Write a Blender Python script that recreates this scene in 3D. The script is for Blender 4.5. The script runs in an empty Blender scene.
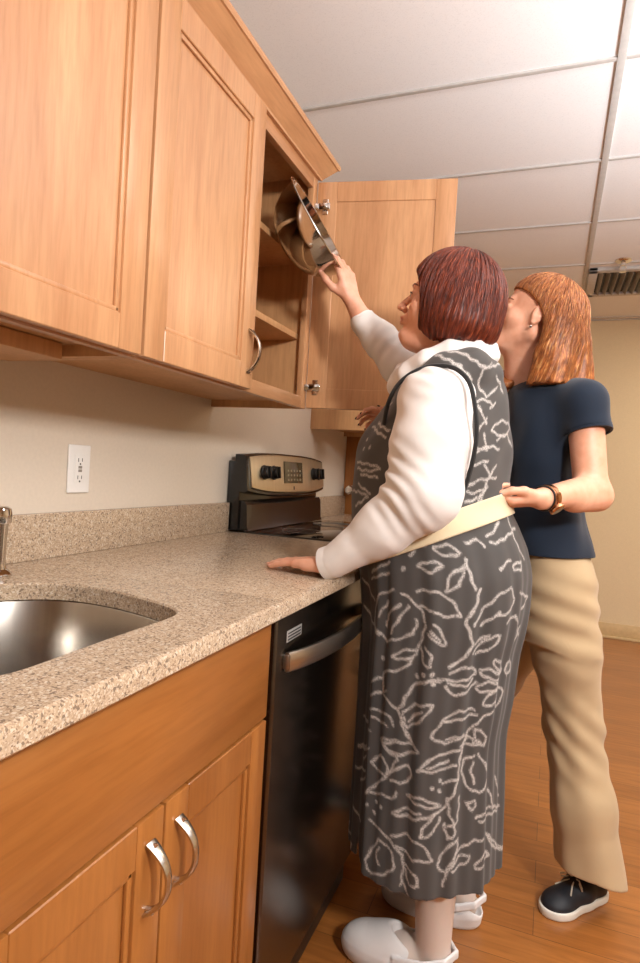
import bpy, bmesh, math, random
import numpy as np
from mathutils import Vector, Matrix

random.seed(7)
scene = bpy.context.scene
C = scene.collection

# ------------------------------------------------------------------ camera
FOC = 612.13
CAM = np.array([1.0743, 0.0, 1.1516])
FW = np.array([-0.35384649, 0.93508707, -0.02012059])
RT = np.array([0.93324608, 0.35441251, 0.05868155])
UP = np.array([-0.06200335, -0.0019868, 0.99807396])
cd = bpy.data.cameras.new('camera')
cam = bpy.data.objects.new('camera', cd)
C.objects.link(cam)
cam.matrix_world = Matrix(((RT[0], UP[0], -FW[0], CAM[0]), (RT[1], UP[1], -FW[1], CAM[1]),
                           (RT[2], UP[2], -FW[2], CAM[2]), (0, 0, 0, 1)))
cd.sensor_fit = 'HORIZONTAL'
cd.sensor_width = 36
cd.lens = FOC / 640 * 36
cd.clip_start = 0.02
scene.camera = cam

# ------------------------------------------------------------------ light
w = bpy.data.worlds.new('world')
scene.world = w
w.use_nodes = True
w.node_tree.nodes['Background'].inputs[0].default_value = (0.9, 0.85, 0.8, 1)
w.node_tree.nodes['Background'].inputs[1].default_value = 0.3


def area(name, loc, target, size, power, color, size_y=None):
    l = bpy.data.lights.new(name, 'AREA')
    l.energy = power
    l.color = color
    l.shape = 'RECTANGLE'
    l.size = size
    l.size_y = size_y or size
    o = bpy.data.objects.new(name, l)
    C.objects.link(o)
    o.location = loc
    d = Vector(target) - Vector(loc)
    o.rotation_euler = d.to_track_quat('-Z', 'Y').to_euler()
    return o


area('softbox_light', (2.2, -0.1, 1.97), (0.7, 1.6, 1.30), 0.26, 50, (1.0, 0.975, 0.955))
area('ceiling_light_panel', (2.1, 1.1, 2.39), (2.1, 1.1, 0), 1.1, 10, (1.0, 0.94, 0.87), 1.1)
area('ceiling_light_far', (2.6, 3.9, 2.39), (2.6, 3.9, 0), 1.0, 30, (1.0, 0.86, 0.66), 1.0)
area('bounce_light', (2.6, 1.3, 1.15), (2.4, 1.5, 2.45), 0.8, 74, (0.93, 0.97, 1.0)).data.spread = math.radians(120)  # added up-light out of view, brightens the ceiling

vs = scene.view_settings
vs.view_transform = 'Standard'
vs.look = 'None'
vs.gamma = 1
vs.use_curve_mapping = False
vs.exposure = -0.1


# ------------------------------------------------------------------ helpers
def P(px, py, y):
    """point on the plane at depth y that stands where the photograph shows it"""
    d = FW + RT * (px - 320) / FOC - UP * (py - 481.5) / FOC
    return CAM + d * (y - CAM[1]) / d[1]


def lin(c):
    return tuple(((x / 255) / 12.92 if x / 255 <= 0.04045 else ((x / 255 + 0.055) / 1.055) ** 2.4) for x in c) + (1,)


def tag(o, label=None, cat=None, group=None, kind=None):
    if label: o['label'] = label
    if cat: o['category'] = cat
    if group: o['group'] = group
    if kind: o['kind'] = kind
    return o


def thing(name, loc, label, cat, group=None):
    o = bpy.data.objects.new(name, None)
    C.objects.link(o)
    o.location = loc
    o.empty_display_size = 0.05
    tag(o, label, cat, group)
    return o


def root_loc(o):
    v = Vector((0, 0, 0))
    while o:
        v += o.location
        o = o.parent
    return v


def finish(me, smooth, angle):
    if smooth:
        me.polygons.foreach_set('use_smooth', [True] * len(me.polygons))
        if angle:
            me.set_sharp_from_angle(angle=math.radians(angle))


def obj(name, bm, mat, parent=None, smooth=True, angle=35, fix=True):
    me = bpy.data.meshes.new(name)
    if fix:
        bmesh.ops.recalc_face_normals(bm, faces=bm.faces)
    bm.to_mesh(me)
    bm.free()
    for m in (mat if isinstance(mat, (list, tuple)) else [mat]):
        me.materials.append(m)
    o = bpy.data.objects.new(name, me)
    C.objects.link(o)
    if parent:
        me.transform(Matrix.Translation(-root_loc(parent)))
        o.parent = parent
    else:
        c = sum((v.co for v in me.vertices), Vector()) / max(1, len(me.vertices))
        c.z = min(v.co.z for v in me.vertices)
        me.transform(Matrix.Translation(-c))
        o.location = c
    finish(me, smooth, angle)
    return o


def box(bm, lo, hi, bevel=0.0, seg=2, M=None, mi=0):
    lo, hi = Vector(lo), Vector(hi)
    c = (lo + hi) / 2
    s = hi - lo
    r = bmesh.ops.create_cube(bm, size=1, matrix=Matrix.Translation(c) @ Matrix.Diagonal((s.x, s.y, s.z, 1)))
    vs_ = r['verts']
    if bevel:
        es = list({e for v in vs_ for e in v.link_edges})
        n0 = set(bm.verts)
        rb = bmesh.ops.bevel(bm, geom=es, offset=bevel, segments=seg, affect='EDGES', profile=0.5)
        vs_ = list({v for f in rb['faces'] for v in f.verts} | {v for v in vs_ if v.is_valid})
    fs = {f for v in vs_ for f in v.link_faces}
    for f in fs: f.material_index = mi
    if M is not None:
        bmesh.ops.transform(bm, matrix=M, verts=vs_)
    return vs_


def tube(bm, pts, rad, n=12, caps=True, flat=None, mi=0):
    """sweep; rad scalar or list; flat=(normal_scale) squashes along second axis"""
    pts = [Vector(p) for p in pts]
    if not isinstance(rad, (list, tuple)): rad = [rad] * len(pts)
    rings = []
    prev = None
    for i, p in enumerate(pts):
        t = (pts[min(i + 1, len(pts) - 1)] - pts[max(i - 1, 0)]).normalized()
        if prev is None:
            a = Vector((0, 0, 1)) if abs(t.z) < 0.9 else Vector((1, 0, 0))
            a = (a - t * a.dot(t)).normalized()
        else:
            a = (prev - t * prev.dot(t)).normalized()
        prev = a
        b = t.cross(a)
        r = rad[i]
        ra, rb = (r if not isinstance(r, tuple) else r[0]), (r if not isinstance(r, tuple) else r[1])
        rings.append([bm.verts.new(p + a * math.cos(k * 2 * math.pi / n) * ra + b * math.sin(k * 2 * math.pi / n) * rb) for k in range(n)])
    for i in range(len(rings) - 1):
        for k in range(n):
            f = bm.faces.new((rings[i][k], rings[i][(k + 1) % n], rings[i + 1][(k + 1) % n], rings[i + 1][k]))
            f.material_index = mi
    if caps:
        bm.faces.new(rings[0][::-1]).material_index = mi
        bm.faces.new(rings[-1]).material_index = mi
    return [v for r in rings for v in r]


def lathe(bm, prof, M=None, n=32, mi=0, close=False):
    """profile [(r,z)] revolved about z"""
    rings = []
    for r, z in prof:
        if r < 1e-6:
            rings.append([bm.verts.new((0, 0, z))])
        else:
            rings.append([bm.verts.new((r * math.cos(k * 2 * math.pi / n), r * math.sin(k * 2 * math.pi / n), z)) for k in range(n)])
    for a, b in zip(rings[:-1], rings[1:]):
        for k in range(n):
            k2 = (k + 1) % n
            if len(a) == 1 and len(b) == 1: continue
            if len(a) == 1: f = bm.faces.new((a[0], b[k2], b[k]))
            elif len(b) == 1: f = bm.faces.new((a[k], a[k2], b[0]))
            else: f = bm.faces.new((a[k], a[k2], b[k2], b[k]))
            f.material_index = mi
    vs_ = [v for r in rings for v in r]
    if M is not None: bmesh.ops.transform(bm, matrix=M, verts=vs_)
    return vs_


def frame(o, x, y, z):
    """matrix with given columns"""
    o, x, y, z = map(Vector, (o, x, y, z))
    return Matrix(((x.x, y.x, z.x, o.x), (x.y, y.y, z.y, o.y), (x.z, y.z, z.z, o.z), (0, 0, 0, 1)))


def zto(o, z, x=(0, 0, 1)):
    z = Vector(z).normalized()
    x = Vector(x)
    if abs(z.dot(x.normalized())) > 0.95: x = Vector((1, 0, 0))
    x = (x - z * x.dot(z)).normalized()
    return frame(o, x, z.cross(x), z)


# ------------------------------------------------------------------ materials
class NT:
    def __init__(s, name):
        s.m = bpy.data.materials.new(name)
        s.m.use_nodes = True
        s.t = s.m.node_tree
        s.b = s.t.nodes['Principled BSDF']

    def n(s, typ, **kw):
        nd = s.t.nodes.new(typ)
        for k, v in kw.items():
            if k.startswith('i_'):
                key = k[2:].replace('_', ' ')
                nd.inputs[key].default_value = v
            else:
                setattr(nd, k, v)
        return nd

    def l(s, a, b): s.t.links.new(a, b)

    def ramp(s, fac, stops, interp='LINEAR'):
        r = s.t.nodes.new('ShaderNodeValToRGB')
        r.color_ramp.interpolation = interp
        e = r.color_ramp.elements
        while len(e) < len(stops): e.new(0.5)
        for i, (p, c) in enumerate(stops):
            e[i].position = p
            e[i].color = c if len(c) == 4 else tuple(c) + (1,)
        s.l(fac, r.inputs[0])
        return r.outputs[0]

    def bump(s, h, strength=0.2, dist=0.001):
        b = s.n('ShaderNodeBump')
        b.inputs['Strength'].default_value = strength
        b.inputs['Distance'].default_value = dist
        s.l(h, b.inputs['Height'])
        s.l(b.outputs[0], s.b.inputs['Normal'])

    def coord(s, scale=(1, 1, 1), kind='Object'):
        t = s.n('ShaderNodeTexCoord')
        mp = s.n('ShaderNodeMapping')
        mp.inputs['Scale'].default_value = scale
        s.l(t.outputs[kind], mp.inputs[0])
        return mp.outputs[0]

    def geo(s, scale=(1, 1, 1)):
        t = s.n('ShaderNodeNewGeometry')
        mp = s.n('ShaderNodeMapping')
        mp.inputs['Scale'].default_value = scale
        s.l(t.outputs['Position'], mp.inputs[0])
        return mp.outputs[0]

    def noise(s, vec, scale, detail=3, rough=0.5, dist=0):
        n = s.n('ShaderNodeTexNoise')
        n.inputs['Scale'].default_value = scale
        n.inputs['Detail'].default_value = detail
        n.inputs['Roughness'].default_value = rough
        n.inputs['Distortion'].default_value = dist
        s.l(vec, n.inputs['Vector'])
        return n.outputs['Fac']

    def mix(s, fac, a, b, mode='MIX'):
        m = s.n('ShaderNodeMix', data_type='RGBA', blend_type=mode)
        if isinstance(fac, float): m.inputs[0].default_value = fac
        else: s.l(fac, m.inputs[0])
        for v, i in ((a, 6), (b, 7)):
            if isinstance(v, tuple): m.inputs[i].default_value = v
            else: s.l(v, m.inputs[i])
        return m.outputs[2]

    def attr(s, name):
        a = s.n('ShaderNodeAttribute', attribute_name=name)
        return a


def simple(name, rgb, rough=0.5, metal=0.0, spec=None, coat=0.0, noise=0.06, nscale=40, bump=0.0, aniso=None):
    q = NT(name)
    c = lin(rgb)
    v = q.noise(q.coord(), nscale, 3)
    d = tuple(x * (1 - noise) for x in c[:3]) + (1,)
    e = tuple(min(1, x * (1 + noise)) for x in c[:3]) + (1,)
    q.l(q.ramp(v, [(0.3, d), (0.7, e)]), q.b.inputs['Base Color'])
    q.b.inputs['Roughness'].default_value = rough
    q.b.inputs['Metallic'].default_value = metal
    if spec is not None: q.b.inputs['Specular IOR Level'].default_value = spec
    q.b.inputs['Coat Weight'].default_value = coat
    if bump: q.bump(v, bump, 0.002)
    return q.m


def wood(name, dark, light, gscale=(14, 14, 1.2), rough=0.33, coat=0.25):
    q = NT(name)
    v = q.coord(gscale)
    n1 = q.noise(v, 1.0, 4, 0.55, 0.6)
    n2 = q.noise(q.coord(tuple(g * 9 for g in gscale)), 1.0, 3, 0.6)
    n3 = q.noise(q.coord((2.2, 2.2, 1.6)), 1.0, 2)
    c1 = q.ramp(n1, [(0.3, lin(dark)), (0.68, lin(light))])
    c2 = q.ramp(n2, [(0.3, (0.86, 0.84, 0.8)), (0.6, (1, 1, 1))])
    c3 = q.ramp(n3, [(0.35, (0.90, 0.87, 0.84)), (0.65, (1.04, 1.03, 1.02))])
    m = q.mix(1.0, c1, c2, 'MULTIPLY')
    m = q.mix(1.0, m, c3, 'MULTIPLY')
    q.l(m, q.b.inputs['Base Color'])
    q.b.inputs['Roughness'].default_value = rough
    q.b.inputs['Coat Weight'].default_value = coat
    q.b.inputs['Coat Roughness'].default_value = 0.25
    q.bump(n2, 0.06, 0.0006)
    return q.m


M_WOOD = wood('maple_wood', (188, 134, 92), (208, 158, 114))
M_WOODH = wood('maple_wood_cross_grain', (188, 134, 92), (208, 158, 114), (14, 1.2, 14))
M_WOODB = wood('maple_shaded_wood', (150, 92, 42), (172, 112, 56))  # upper cabinets' maple, weaker light below put into colour; doubles as door brown
M_WOODBH = wood('maple_shaded_wood_cross_grain', (150, 92, 42), (172, 112, 56), (14, 1.2, 14))  # same darkened maple, grain turned
M_WOODIN = wood('maple_veneer', (192, 144, 98), (208, 160, 112), (10, 10, 1.0), 0.5, 0.0)


def granite():
    q = NT('speckled_quartz')
    g = q.coord()
    v1 = q.n('ShaderNodeTexVoronoi', feature='F1')
    v1.inputs['Scale'].default_value = 560
    q.l(g, v1.inputs['Vector'])
    sep = q.n('ShaderNodeSeparateColor')
    q.l(v1.outputs['Color'], sep.inputs[0])
    c = q.ramp(sep.outputs[0], [(0.0, lin((130, 108, 90))), (0.10, lin((166, 142, 118))), (0.35, lin((184, 160, 134))),
                                (0.75, lin((196, 174, 148))), (1.0, lin((214, 196, 176)))])
    v2 = q.n('ShaderNodeTexVoronoi', feature='F1')
    v2.inputs['Scale'].default_value = 330
    q.l(g, v2.inputs['Vector'])
    s2 = q.n('ShaderNodeSeparateColor')
    q.l(v2.outputs['Color'], s2.inputs[0])
    f2 = q.ramp(s2.outputs[1], [(0.88, (0, 0, 0)), (0.92, (1, 1, 1))])
    m = q.mix(f2, c, lin((134, 116, 100)))
    f3 = q.ramp(s2.outputs[2], [(0.9, (0, 0, 0)), (0.93, (1, 1, 1))])
    m = q.mix(f3, m, lin((210, 196, 176)))
    n = q.noise(g, 60, 3)
    m = q.mix(1.0, m, q.ramp(n, [(0.3, (0.88, 0.86, 0.84)), (0.7, (1.03, 1.02, 1.0))]), 'MULTIPLY')
    q.l(m, q.b.inputs['Base Color'])
    q.b.inputs['Roughness'].default_value = 0.22
    q.b.inputs['Coat Weight'].default_value = 0.2
    q.b.inputs['Coat Roughness'].default_value = 0.12
    return q.m


M_GRAN = granite()


def floor_mat():
    q = NT('wood_plank_floor')
    g = q.geo()
    br = q.n('ShaderNodeTexBrick', offset=0.37, squash=1.0)
    br.inputs['Scale'].default_value = 1
    br.inputs['Brick Width'].default_value = 1.1
    br.inputs['Row Height'].default_value = 0.11
    br.inputs['Mortar Size'].default_value = 0.0012
    br.inputs['Color1'].default_value = lin((150, 92, 42))
    br.inputs['Color2'].default_value = lin((164, 104, 50))
    br.inputs['Mortar'].default_value = lin((112, 68, 34))
    br.inputs['Bias'].default_value = 0.0
    q.l(g, br.inputs['Vector'])
    n1 = q.noise(q.geo((3.0, 42, 1)), 1.0, 5, 0.6, 0.8)
    m = q.mix(1.0, br.outputs[0], q.ramp(n1, [(0.3, (0.74, 0.68, 0.62)), (0.66, (1.12, 1.1, 1.08))]), 'MULTIPLY')
    q.l(m, q.b.inputs['Base Color'])
    q.b.inputs['Roughness'].default_value = 0.3
    q.b.inputs['Coat Weight'].default_value = 0.3
    q.b.inputs['Coat Roughness'].default_value = 0.2
    q.bump(n1, 0.08, 0.001)
    return q.m


def wall_mat(name, rgb, rough=0.45, bump=0.05):
    q = NT(name)
    n = q.noise(q.geo(), 120, 2)
    c = lin(rgb)
    q.l(q.ramp(n, [(0.3, tuple(x * .97 for x in c[:3])), (0.7, tuple(min(1, x * 1.02) for x in c[:3]))]), q.b.inputs['Base Color'])
    q.b.inputs['Roughness'].default_value = rough
    q.bump(n, bump, 0.001)
    return q.m


def ceil_mat():
    q = NT('acoustic_ceiling_tile')
    n = q.noise(q.geo(), 260, 3, 0.7)
    n2 = q.noise(q.geo(), 34, 2, 0.7)
    c = lin((240, 238, 238))
    q.l(q.ramp(n, [(0.34, tuple(x * .90 for x in c[:3])), (0.46, c)]), q.b.inputs['Base Color'])
    q.b.inputs['Roughness'].default_value = 0.9
    q.bump(n2, 0.15, 0.003)
    return q.m


def brushed(name, rgb, rough=0.28, scale=(2, 2, 160), bump=0.05):
    q = NT(name)
    n = q.noise(q.coord(scale), 1.0, 3)
    c = lin(rgb)
    q.l(q.ramp(n, [(0.3, tuple(x * .93 for x in c[:3])), (0.7, tuple(min(1, x * 1.05) for x in c[:3]))]), q.b.inputs['Base Color'])
    q.b.inputs['Metallic'].default_value = 1.0
    q.b.inputs['Roughness'].default_value = rough
    q.bump(n, bump, 0.0003)
    return q.m


M_FLOOR = floor_mat()
M_WALL = wall_mat('cream_wall_paint', (218, 204, 186), 0.36, 0.01)
M_WALLB = wall_mat('tan_wall_paint', (226, 206, 168), 0.6)
M_CEIL = ceil_mat()
M_TBAR = simple('white_ceiling_grid', (198, 194, 190), 0.6)
M_BASEB = simple('beige_baseboard', (212, 184, 136), 0.5)
M_STEEL = brushed('brushed_steel', (190, 182, 172), 0.3)
M_SINK = brushed('sink_steel', (176, 170, 162), 0.25, (160, 2, 2))
M_DARKSTEEL = brushed('dark_brushed_steel', (104, 98, 92), 0.26, (2, 2, 220))
M_CHROME = simple('chrome', (225, 222, 218), 0.08, 1.0, noise=0.02)
M_NICKEL = simple('satin_nickel', (205, 200, 192), 0.24, 1.0, noise=0.03)
M_BOWL = simple('polished_bowl_steel', (196, 190, 182), 0.10, 1.0, noise=0.03)
M_BLACK = simple('black_enamel', (16, 15, 15), 0.2, 0, coat=0.3)
M_BLACKP = simple('black_plastic', (22, 21, 21), 0.38)
M_GLASSB = simple('black_glass', (14, 13, 13), 0.05, 0, coat=0.6)
M_PANELST = brushed('control_panel_steel', (206, 193, 168), 0.4, (2, 160, 2))
M_WHITEP = simple('white_plastic', (236, 232, 226), 0.35, noise=0.02)
M_DARKSLOT = simple('dark_slot', (30, 28, 26), 0.6)
M_LCD = simple('display_glass', (96, 88, 68), 0.12, noise=0.1)
M_KEY = simple('display_key', (150, 140, 112), 0.3)
M_GREY = simple('grey_vent_metal', (150, 142, 132), 0.45, 0.3)
M_LABEL = simple('silver_label', (190, 188, 184), 0.3, 0.5)

# ------------------------------------------------------------------ the room
YB, XR, YF, ZC = 5.137, 4.3, -2.6, 2.4175


def struct(name, bm, mat, **k):
    o = obj(name, bm, mat, **k)
    o['kind'] = 'structure'
    return o


bm = bmesh.new(); box(bm, (-0.12, YF - .12, -0.1), (XR + .12, YB + .12, 0)); struct('floor', bm, M_FLOOR)
bm = bmesh.new(); box(bm, (-0.12, YF - .12, ZC), (XR + .12, YB + .12, ZC + 0.1)); struct('ceiling', bm, M_CEIL)
bm = bmesh.new(); box(bm, (-0.12, YF, 0), (0, YB, ZC)); struct('wall_left', bm, M_WALL)
bm = bmesh.new(); box(bm, (-0.12, YB, 0), (XR + .12, YB + .12, ZC)); struct('wall_back', bm, M_WALLB)
bm = bmesh.new(); box(bm, (XR, YF, 0), (XR + .12, YB, ZC)); struct('wall_right', bm, M_WALLB)
bm = bmesh.new(); box(bm, (-0.12, YF - .12, 0), (XR + .12, YF, ZC)); struct('wall_front', bm, M_WALLB)
bm = bmesh.new()
box(bm, (0.0, YB - 0.012, 0.012), (XR, YB, 0.115), 0.003)
box(bm, (0.0, YB - 0.022, 0.0), (XR, YB, 0.018), 0.003)
struct('baseboard_back', bm, M_BASEB)
# ceiling T grid
GX, G0 = 1.1887, 2.0
bm = bmesh.new()
for k in range(-3, 3):
    x = GX + 1.22 * k
    if 0.02 < x < XR: box(bm, (x - .012, YF, ZC - .008), (x + .012, YB, ZC + .002), 0.001)
for k in range(-8, 6):
    y = G0 + 0.61 * k
    if YF < y < YB: box(bm, (0, y - .0085, ZC - .0065), (XR, y + .0085, ZC + .002), 0.001)
box(bm, (0, YB - .018, ZC - .008), (XR, YB, ZC + .002), 0.001)
struct('trim_1', bm, M_TBAR)

# ceiling register
t = thing('ceiling_vent', (1.52, 4.15, ZC - .012), 'white framed ceiling air register with dark slats near the back wall', 'vent')
bm = bmesh.new()
x0, x1, y0, y1 = 1.20, 1.90, 3.90, 4.44
for lo, hi in (((x0, y0, ZC - .02), (x1, y0 + .05, ZC)), ((x0, y1 - .05, ZC - .02), (x1, y1, ZC)),
               ((x0, y0, ZC - .02), (x0 + .05, y1, ZC)), ((x1 - .05, y0, ZC - .02), (x1, y1, ZC))):
    box(bm, lo, hi, 0.004)
obj('vent_frame', bm, M_TBAR, t)
bm = bmesh.new(); box(bm, (x0 + .04, y0 + .04, ZC - .004), (x1 - .04, y1 - .04, ZC - .001)); obj('backing', bm, M_DARKSLOT, t)
for i in range(15):
    bm = bmesh.new()
    x = x0 + .07 + i * .04
    box(bm, (-.017, y0 + .05, -.0015), (.017, y1 - .05, .0015), M=Matrix.Translation((x, 0, ZC - .014)) @ Matrix.Rotation(math.radians(52), 4, 'Y'))
    obj('slat', bm, M_GREY, t)
# sprinkler head
t = thing('sprinkler_head', (1.37, 3.80, ZC), 'chrome fire sprinkler head hanging in front of the ceiling register', 'sprinkler')
bm = bmesh.new(); lathe(bm, [(0, 0), (.045, 0), (.043, -.006), (.03, -.014), (.014, -.016), (0.012, -.03), (0, -.03)], Matrix.Translation((1.37, 3.8, ZC)), 24)
obj('escutcheon', bm, M_CHROME, t)
bm = bmesh.new()
for s in (-1, 1):
    tube(bm, [(1.37 + s * .010, 3.8, ZC - .028), (1.37 + s * .016, 3.8, ZC - .045), (1.37 + s * .004, 3.8, ZC - .062)], .0035, 8)
lathe(bm, [(0, -.062), (.018, -.062), (.019, -.066), (0, -.067)], Matrix.Translation((1.37, 3.8, ZC)), 16)
obj('deflector', bm, M_CHROME, t)

# ------------------------------------------------------------------ cabinets
def shaker(bm, w_, h, t_, M, rail=0.058, mi=0):
    """door leaf: local x = width 0..w, local z = height 0..h, local y = -t..0, face towards +y"""
    box(bm, (0, -t_, 0), (rail, 0, h), 0.0022, 2, M)
    box(bm, (w_ - rail, -t_, 0), (w_, 0, h), 0.0022, 2, M)
    box(bm, (rail, -t_, 0), (w_ - rail, -0.0004, rail), 0.0015, 1, M)
    box(bm, (rail, -t_, h - rail), (w_ - rail, -0.0004, h), 0.0015, 1, M)
    box(bm, (rail - .002, -t_ + .003, rail - .002), (w_ - rail + .002, -.0105, h - rail + .002), 0, 1, M)
    b = .010
    for lo, hi in (((rail - .001, -.012, rail), (rail + b, -.0045, h - rail)), ((w_ - rail - b, -.012, rail), (w_ - rail + .001, -.0045, h - rail)),
                   ((rail, -.012, rail - .001), (w_ - rail, -.0045, rail + b)), ((rail, -.012, h - rail - b), (w_ - rail, -.0045, h - rail + .001))):
        box(bm, lo, hi, 0.003, 2, M)


def arch_handle(parent, base, up, out, length=0.115, proj=0.030, label=None):
    """arched pull: base = centre on door, up = long axis, out = away from door"""
    base, up, out = Vector(base), Vector(up).normalized(), Vector(out).normalized()
    side = up.cross(out)
    bm = bmesh.new()
    n = 20
    rings = []
    for i in range(n + 1):
        s = i / n * 2 - 1
        z = s * length / 2
        p = proj * (1 - abs(s) ** 2.4) + .001
        wd = .0055 + .004 * abs(s) ** 2
        th = .003
        c = base + up * z + out * p
        tn = (up * (length / 2) + out * (-proj * 2.4 * abs(s) ** 1.4 * (1 if s > 0 else -1))).normalized()
        nn = side.cross(tn)
        rings.append([bm.verts.new(c + side * a * wd + nn * b * th) for a, b in
                      ((-1, -.5), (-.6, -1), (.6, -1), (1, -.5), (1, .5), (.6, 1), (-.6, 1), (-1, .5))])
    for a, b in zip(rings[:-1], rings[1:]):
        for k in range(8): bm.faces.new((a[k], a[(k + 1) % 8], b[(k + 1) % 8], b[k]))
    bm.faces.new(rings[0][::-1]); bm.faces.new(rings[-1])
    for s in (-1, 1):
        tube(bm, [base + up * s * length * .455 - out * .001, base + up * s * length * .455 + out * .011], .0045, 10)
    o = obj('handle', bm, M_NICKEL, parent, angle=50)
    if label: o['label'] = label
    return o


FX = Matrix(((0, 1, 0, 0), (1, 0, 0, 0), (0, 0, 1, 0), (0, 0, 0, 1)))  # local x->world y, local y->world x


def face_m(x, y, z): return Matrix.Translation((x, y, z)) @ FX


UB, UT = 1.3385, 2.110      # underside and top of the wall cabinets


def wall_cabinet(y0, y1, label, doors, cx_end=0):
    t = thing('wall_cabinet', (0.16, (y0 + y1) / 2, UB), label, 'cabinet', None)
    bm = bmesh.new()
    g = .0008
    box(bm, (0.0, y0 + g, UB), (.313, y0 + .018, UT - .02))
    box(bm, (0.0, y1 - .018, UB), (.313, y1 - g, UT - .02))
    box(bm, (0.0, y0 + .018, UB + .022), (.313, y1 - .018, UB + .036))
    box(bm, (0.0, y0 + .018, UT - .05), (.313, y1 - .018, UT - .032))
    box(bm, (0.002, y0 + .018, UB + .036), (.008, y1 - .018, UT - .05))
    obj('body', bm, M_WOODIN, t)
    s = .036
    for lo, hi in (((.313, y0 + g, UB), (.331, y0 + s, UT - .02)), ((.313, y1 - s, UB), (.331, y1 - g, UT - .02))):
        bm = bmesh.new(); box(bm, lo, hi, 0.001); obj('frame_stile', bm, M_WOOD, t)
    for lo, hi in (((.313, y0 + s, UB), (.331, y1 - s, UB + .036)), ((.313, y0 + s, UT - .092), (.331, y1 - s, UT - .02))):
        bm = bmesh.new(); box(bm, lo, hi, 0.001); obj('frame_rail', bm, M_WOODH, t)
    # shelves
    for zz in (UB + .215, UB + .452):
        bm = bmesh.new()
        box(bm, (.009, y0 + .019, zz), (.300, y1 - .019, zz + .018), 0.001)
        obj('shelf', bm, M_WOODIN, t)
    # crown moulding
    bm = bmesh.new()
    prof = [(.3315, UT - .055), (.341, UT - .055), (.343, UT - .050), (.380, UT - .014), (.385, UT - .013), (.388, UT - .006), (.388, UT), (.3315, UT)]
    a = [bm.verts.new((x, y0 + g, z)) for x, z in prof]
    b = [bm.verts.new((x, y1 - g + cx_end * (x - .3315) * .8, z)) for x, z in prof]
    for k in range(len(prof)): bm.faces.new((a[k], a[(k + 1) % len(prof)], b[(k + 1) % len(prof)], b[k]))
    bm.faces.new(a[::-1]); bm.faces.new(b)
    obj('crown_moulding', bm, M_WOODH, t, angle=20)
    for (a0, a1, hs) in doors:
        bm = bmesh.new()
        shaker(bm, a1 - a0, UT - .062 - (UB + .004), .019, face_m(.3515, a0, UB + .004), 0.062)
        d = obj('door', bm, M_WOOD, t)
        if hs: arch_handle(d, (.3518, a0 + .028 if hs < 0 else a1 - .028, UB + .095), (0, 0, 1), (1, 0, 0), .105)
    return t


cabA = wall_cabinet(0.06, 0.9435, 'maple wall cabinet nearest the camera, cut off by the left edge of the photo', [(.064, .499, 1), (.503, .940, 0)])
cabB = wall_cabinet(0.9445, 1.7935, 'maple wall cabinet with its right door standing open, the steel bowl at its shelves', [(.948, 1.384, 1)], 1)
cabC = wall_cabinet(2.667, 3.18, 'maple wall cabinet beyond the stove, seen below the open cabinet door', [(2.671, 3.176, -1)])
# underside strip on the near cabinet
bm = bmesh.new()
box(bm, (.03, .08, UB - .010), (.20, .905, UB + .021), 0.003)
obj('under_cabinet_panel', bm, M_WOODIN, cabA)

# the open door: hinge at the right stile, swung out
HX, HY = 0.3295, 1.7905
ang = math.atan2(.072, .41)
dx, dy = math.cos(ang), math.sin(ang)
# local x -> along the door, local y(face) -> towards the camera
MO = frame((HX + .004, HY - .002, UB + .004), (dx, dy, 0), (dy, -dx, 0), (0, 0, 1))
MO = MO @ Matrix.Translation((0, 0, 0))
bm = bmesh.new()
w_, h_ = .428, UT - .062 - UB - .004
r_ = .062
for lo, hi in (((0, -.019, 0), (r_, 0, h_)), ((w_ - r_, -.019, 0), (w_, 0, h_))): box(bm, lo, hi, .002, 2, MO)
for lo, hi in (((r_, -.019, 0), (w_ - r_, -.0006, r_)), ((r_, -.019, h_ - r_), (w_ - r_, -.0006, h_))): box(bm, lo, hi, .0012, 1, MO)
box(bm, (r_ - .002, -.012, r_ - .002), (w_ - r_ + .002, -.0035, h_ - r_ + .002), 0, 1, MO)
od = obj('door', bm, M_WOOD, cabB)
od['label'] = 'open cabinet door showing its inner face'
for zz in (.625, .062):
    bm = bmesh.new()
    box(bm, (.018, 0, zz - .022), (.036, .004, zz + .026), .0015, 1, MO)
    box(bm, (.006, .001, zz - .010), (.044, .011, zz + .012), .003, 2, MO)
    box(bm, (.020, .010, zz - .006), (.034, .016, zz + .008), .003, 2, MO)
    box(bm, (-.022, .002, zz - .010), (.008, .014, zz + .010), .003, 2, MO)
    for dz in (-.016, .020):
        vs_ = lathe(bm, [(0, .006), (.004, .006), (.0045, .003)], n=10)
        bmesh.ops.transform(bm, matrix=MO @ Matrix.Translation((.027, 0, zz + dz)) @ Matrix.Rotation(-math.pi / 2, 4, 'X'), verts=vs_)
    obj('hinge', bm, M_CHROME, od)
    bm = bmesh.new()
    box(bm, (-.030, .003, zz - .012), (-.010, .017, zz + .012), .002, 2, MO)
    obj('hinge_clip', bm, M_DARKSLOT, od)

CT = 0.914


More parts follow.
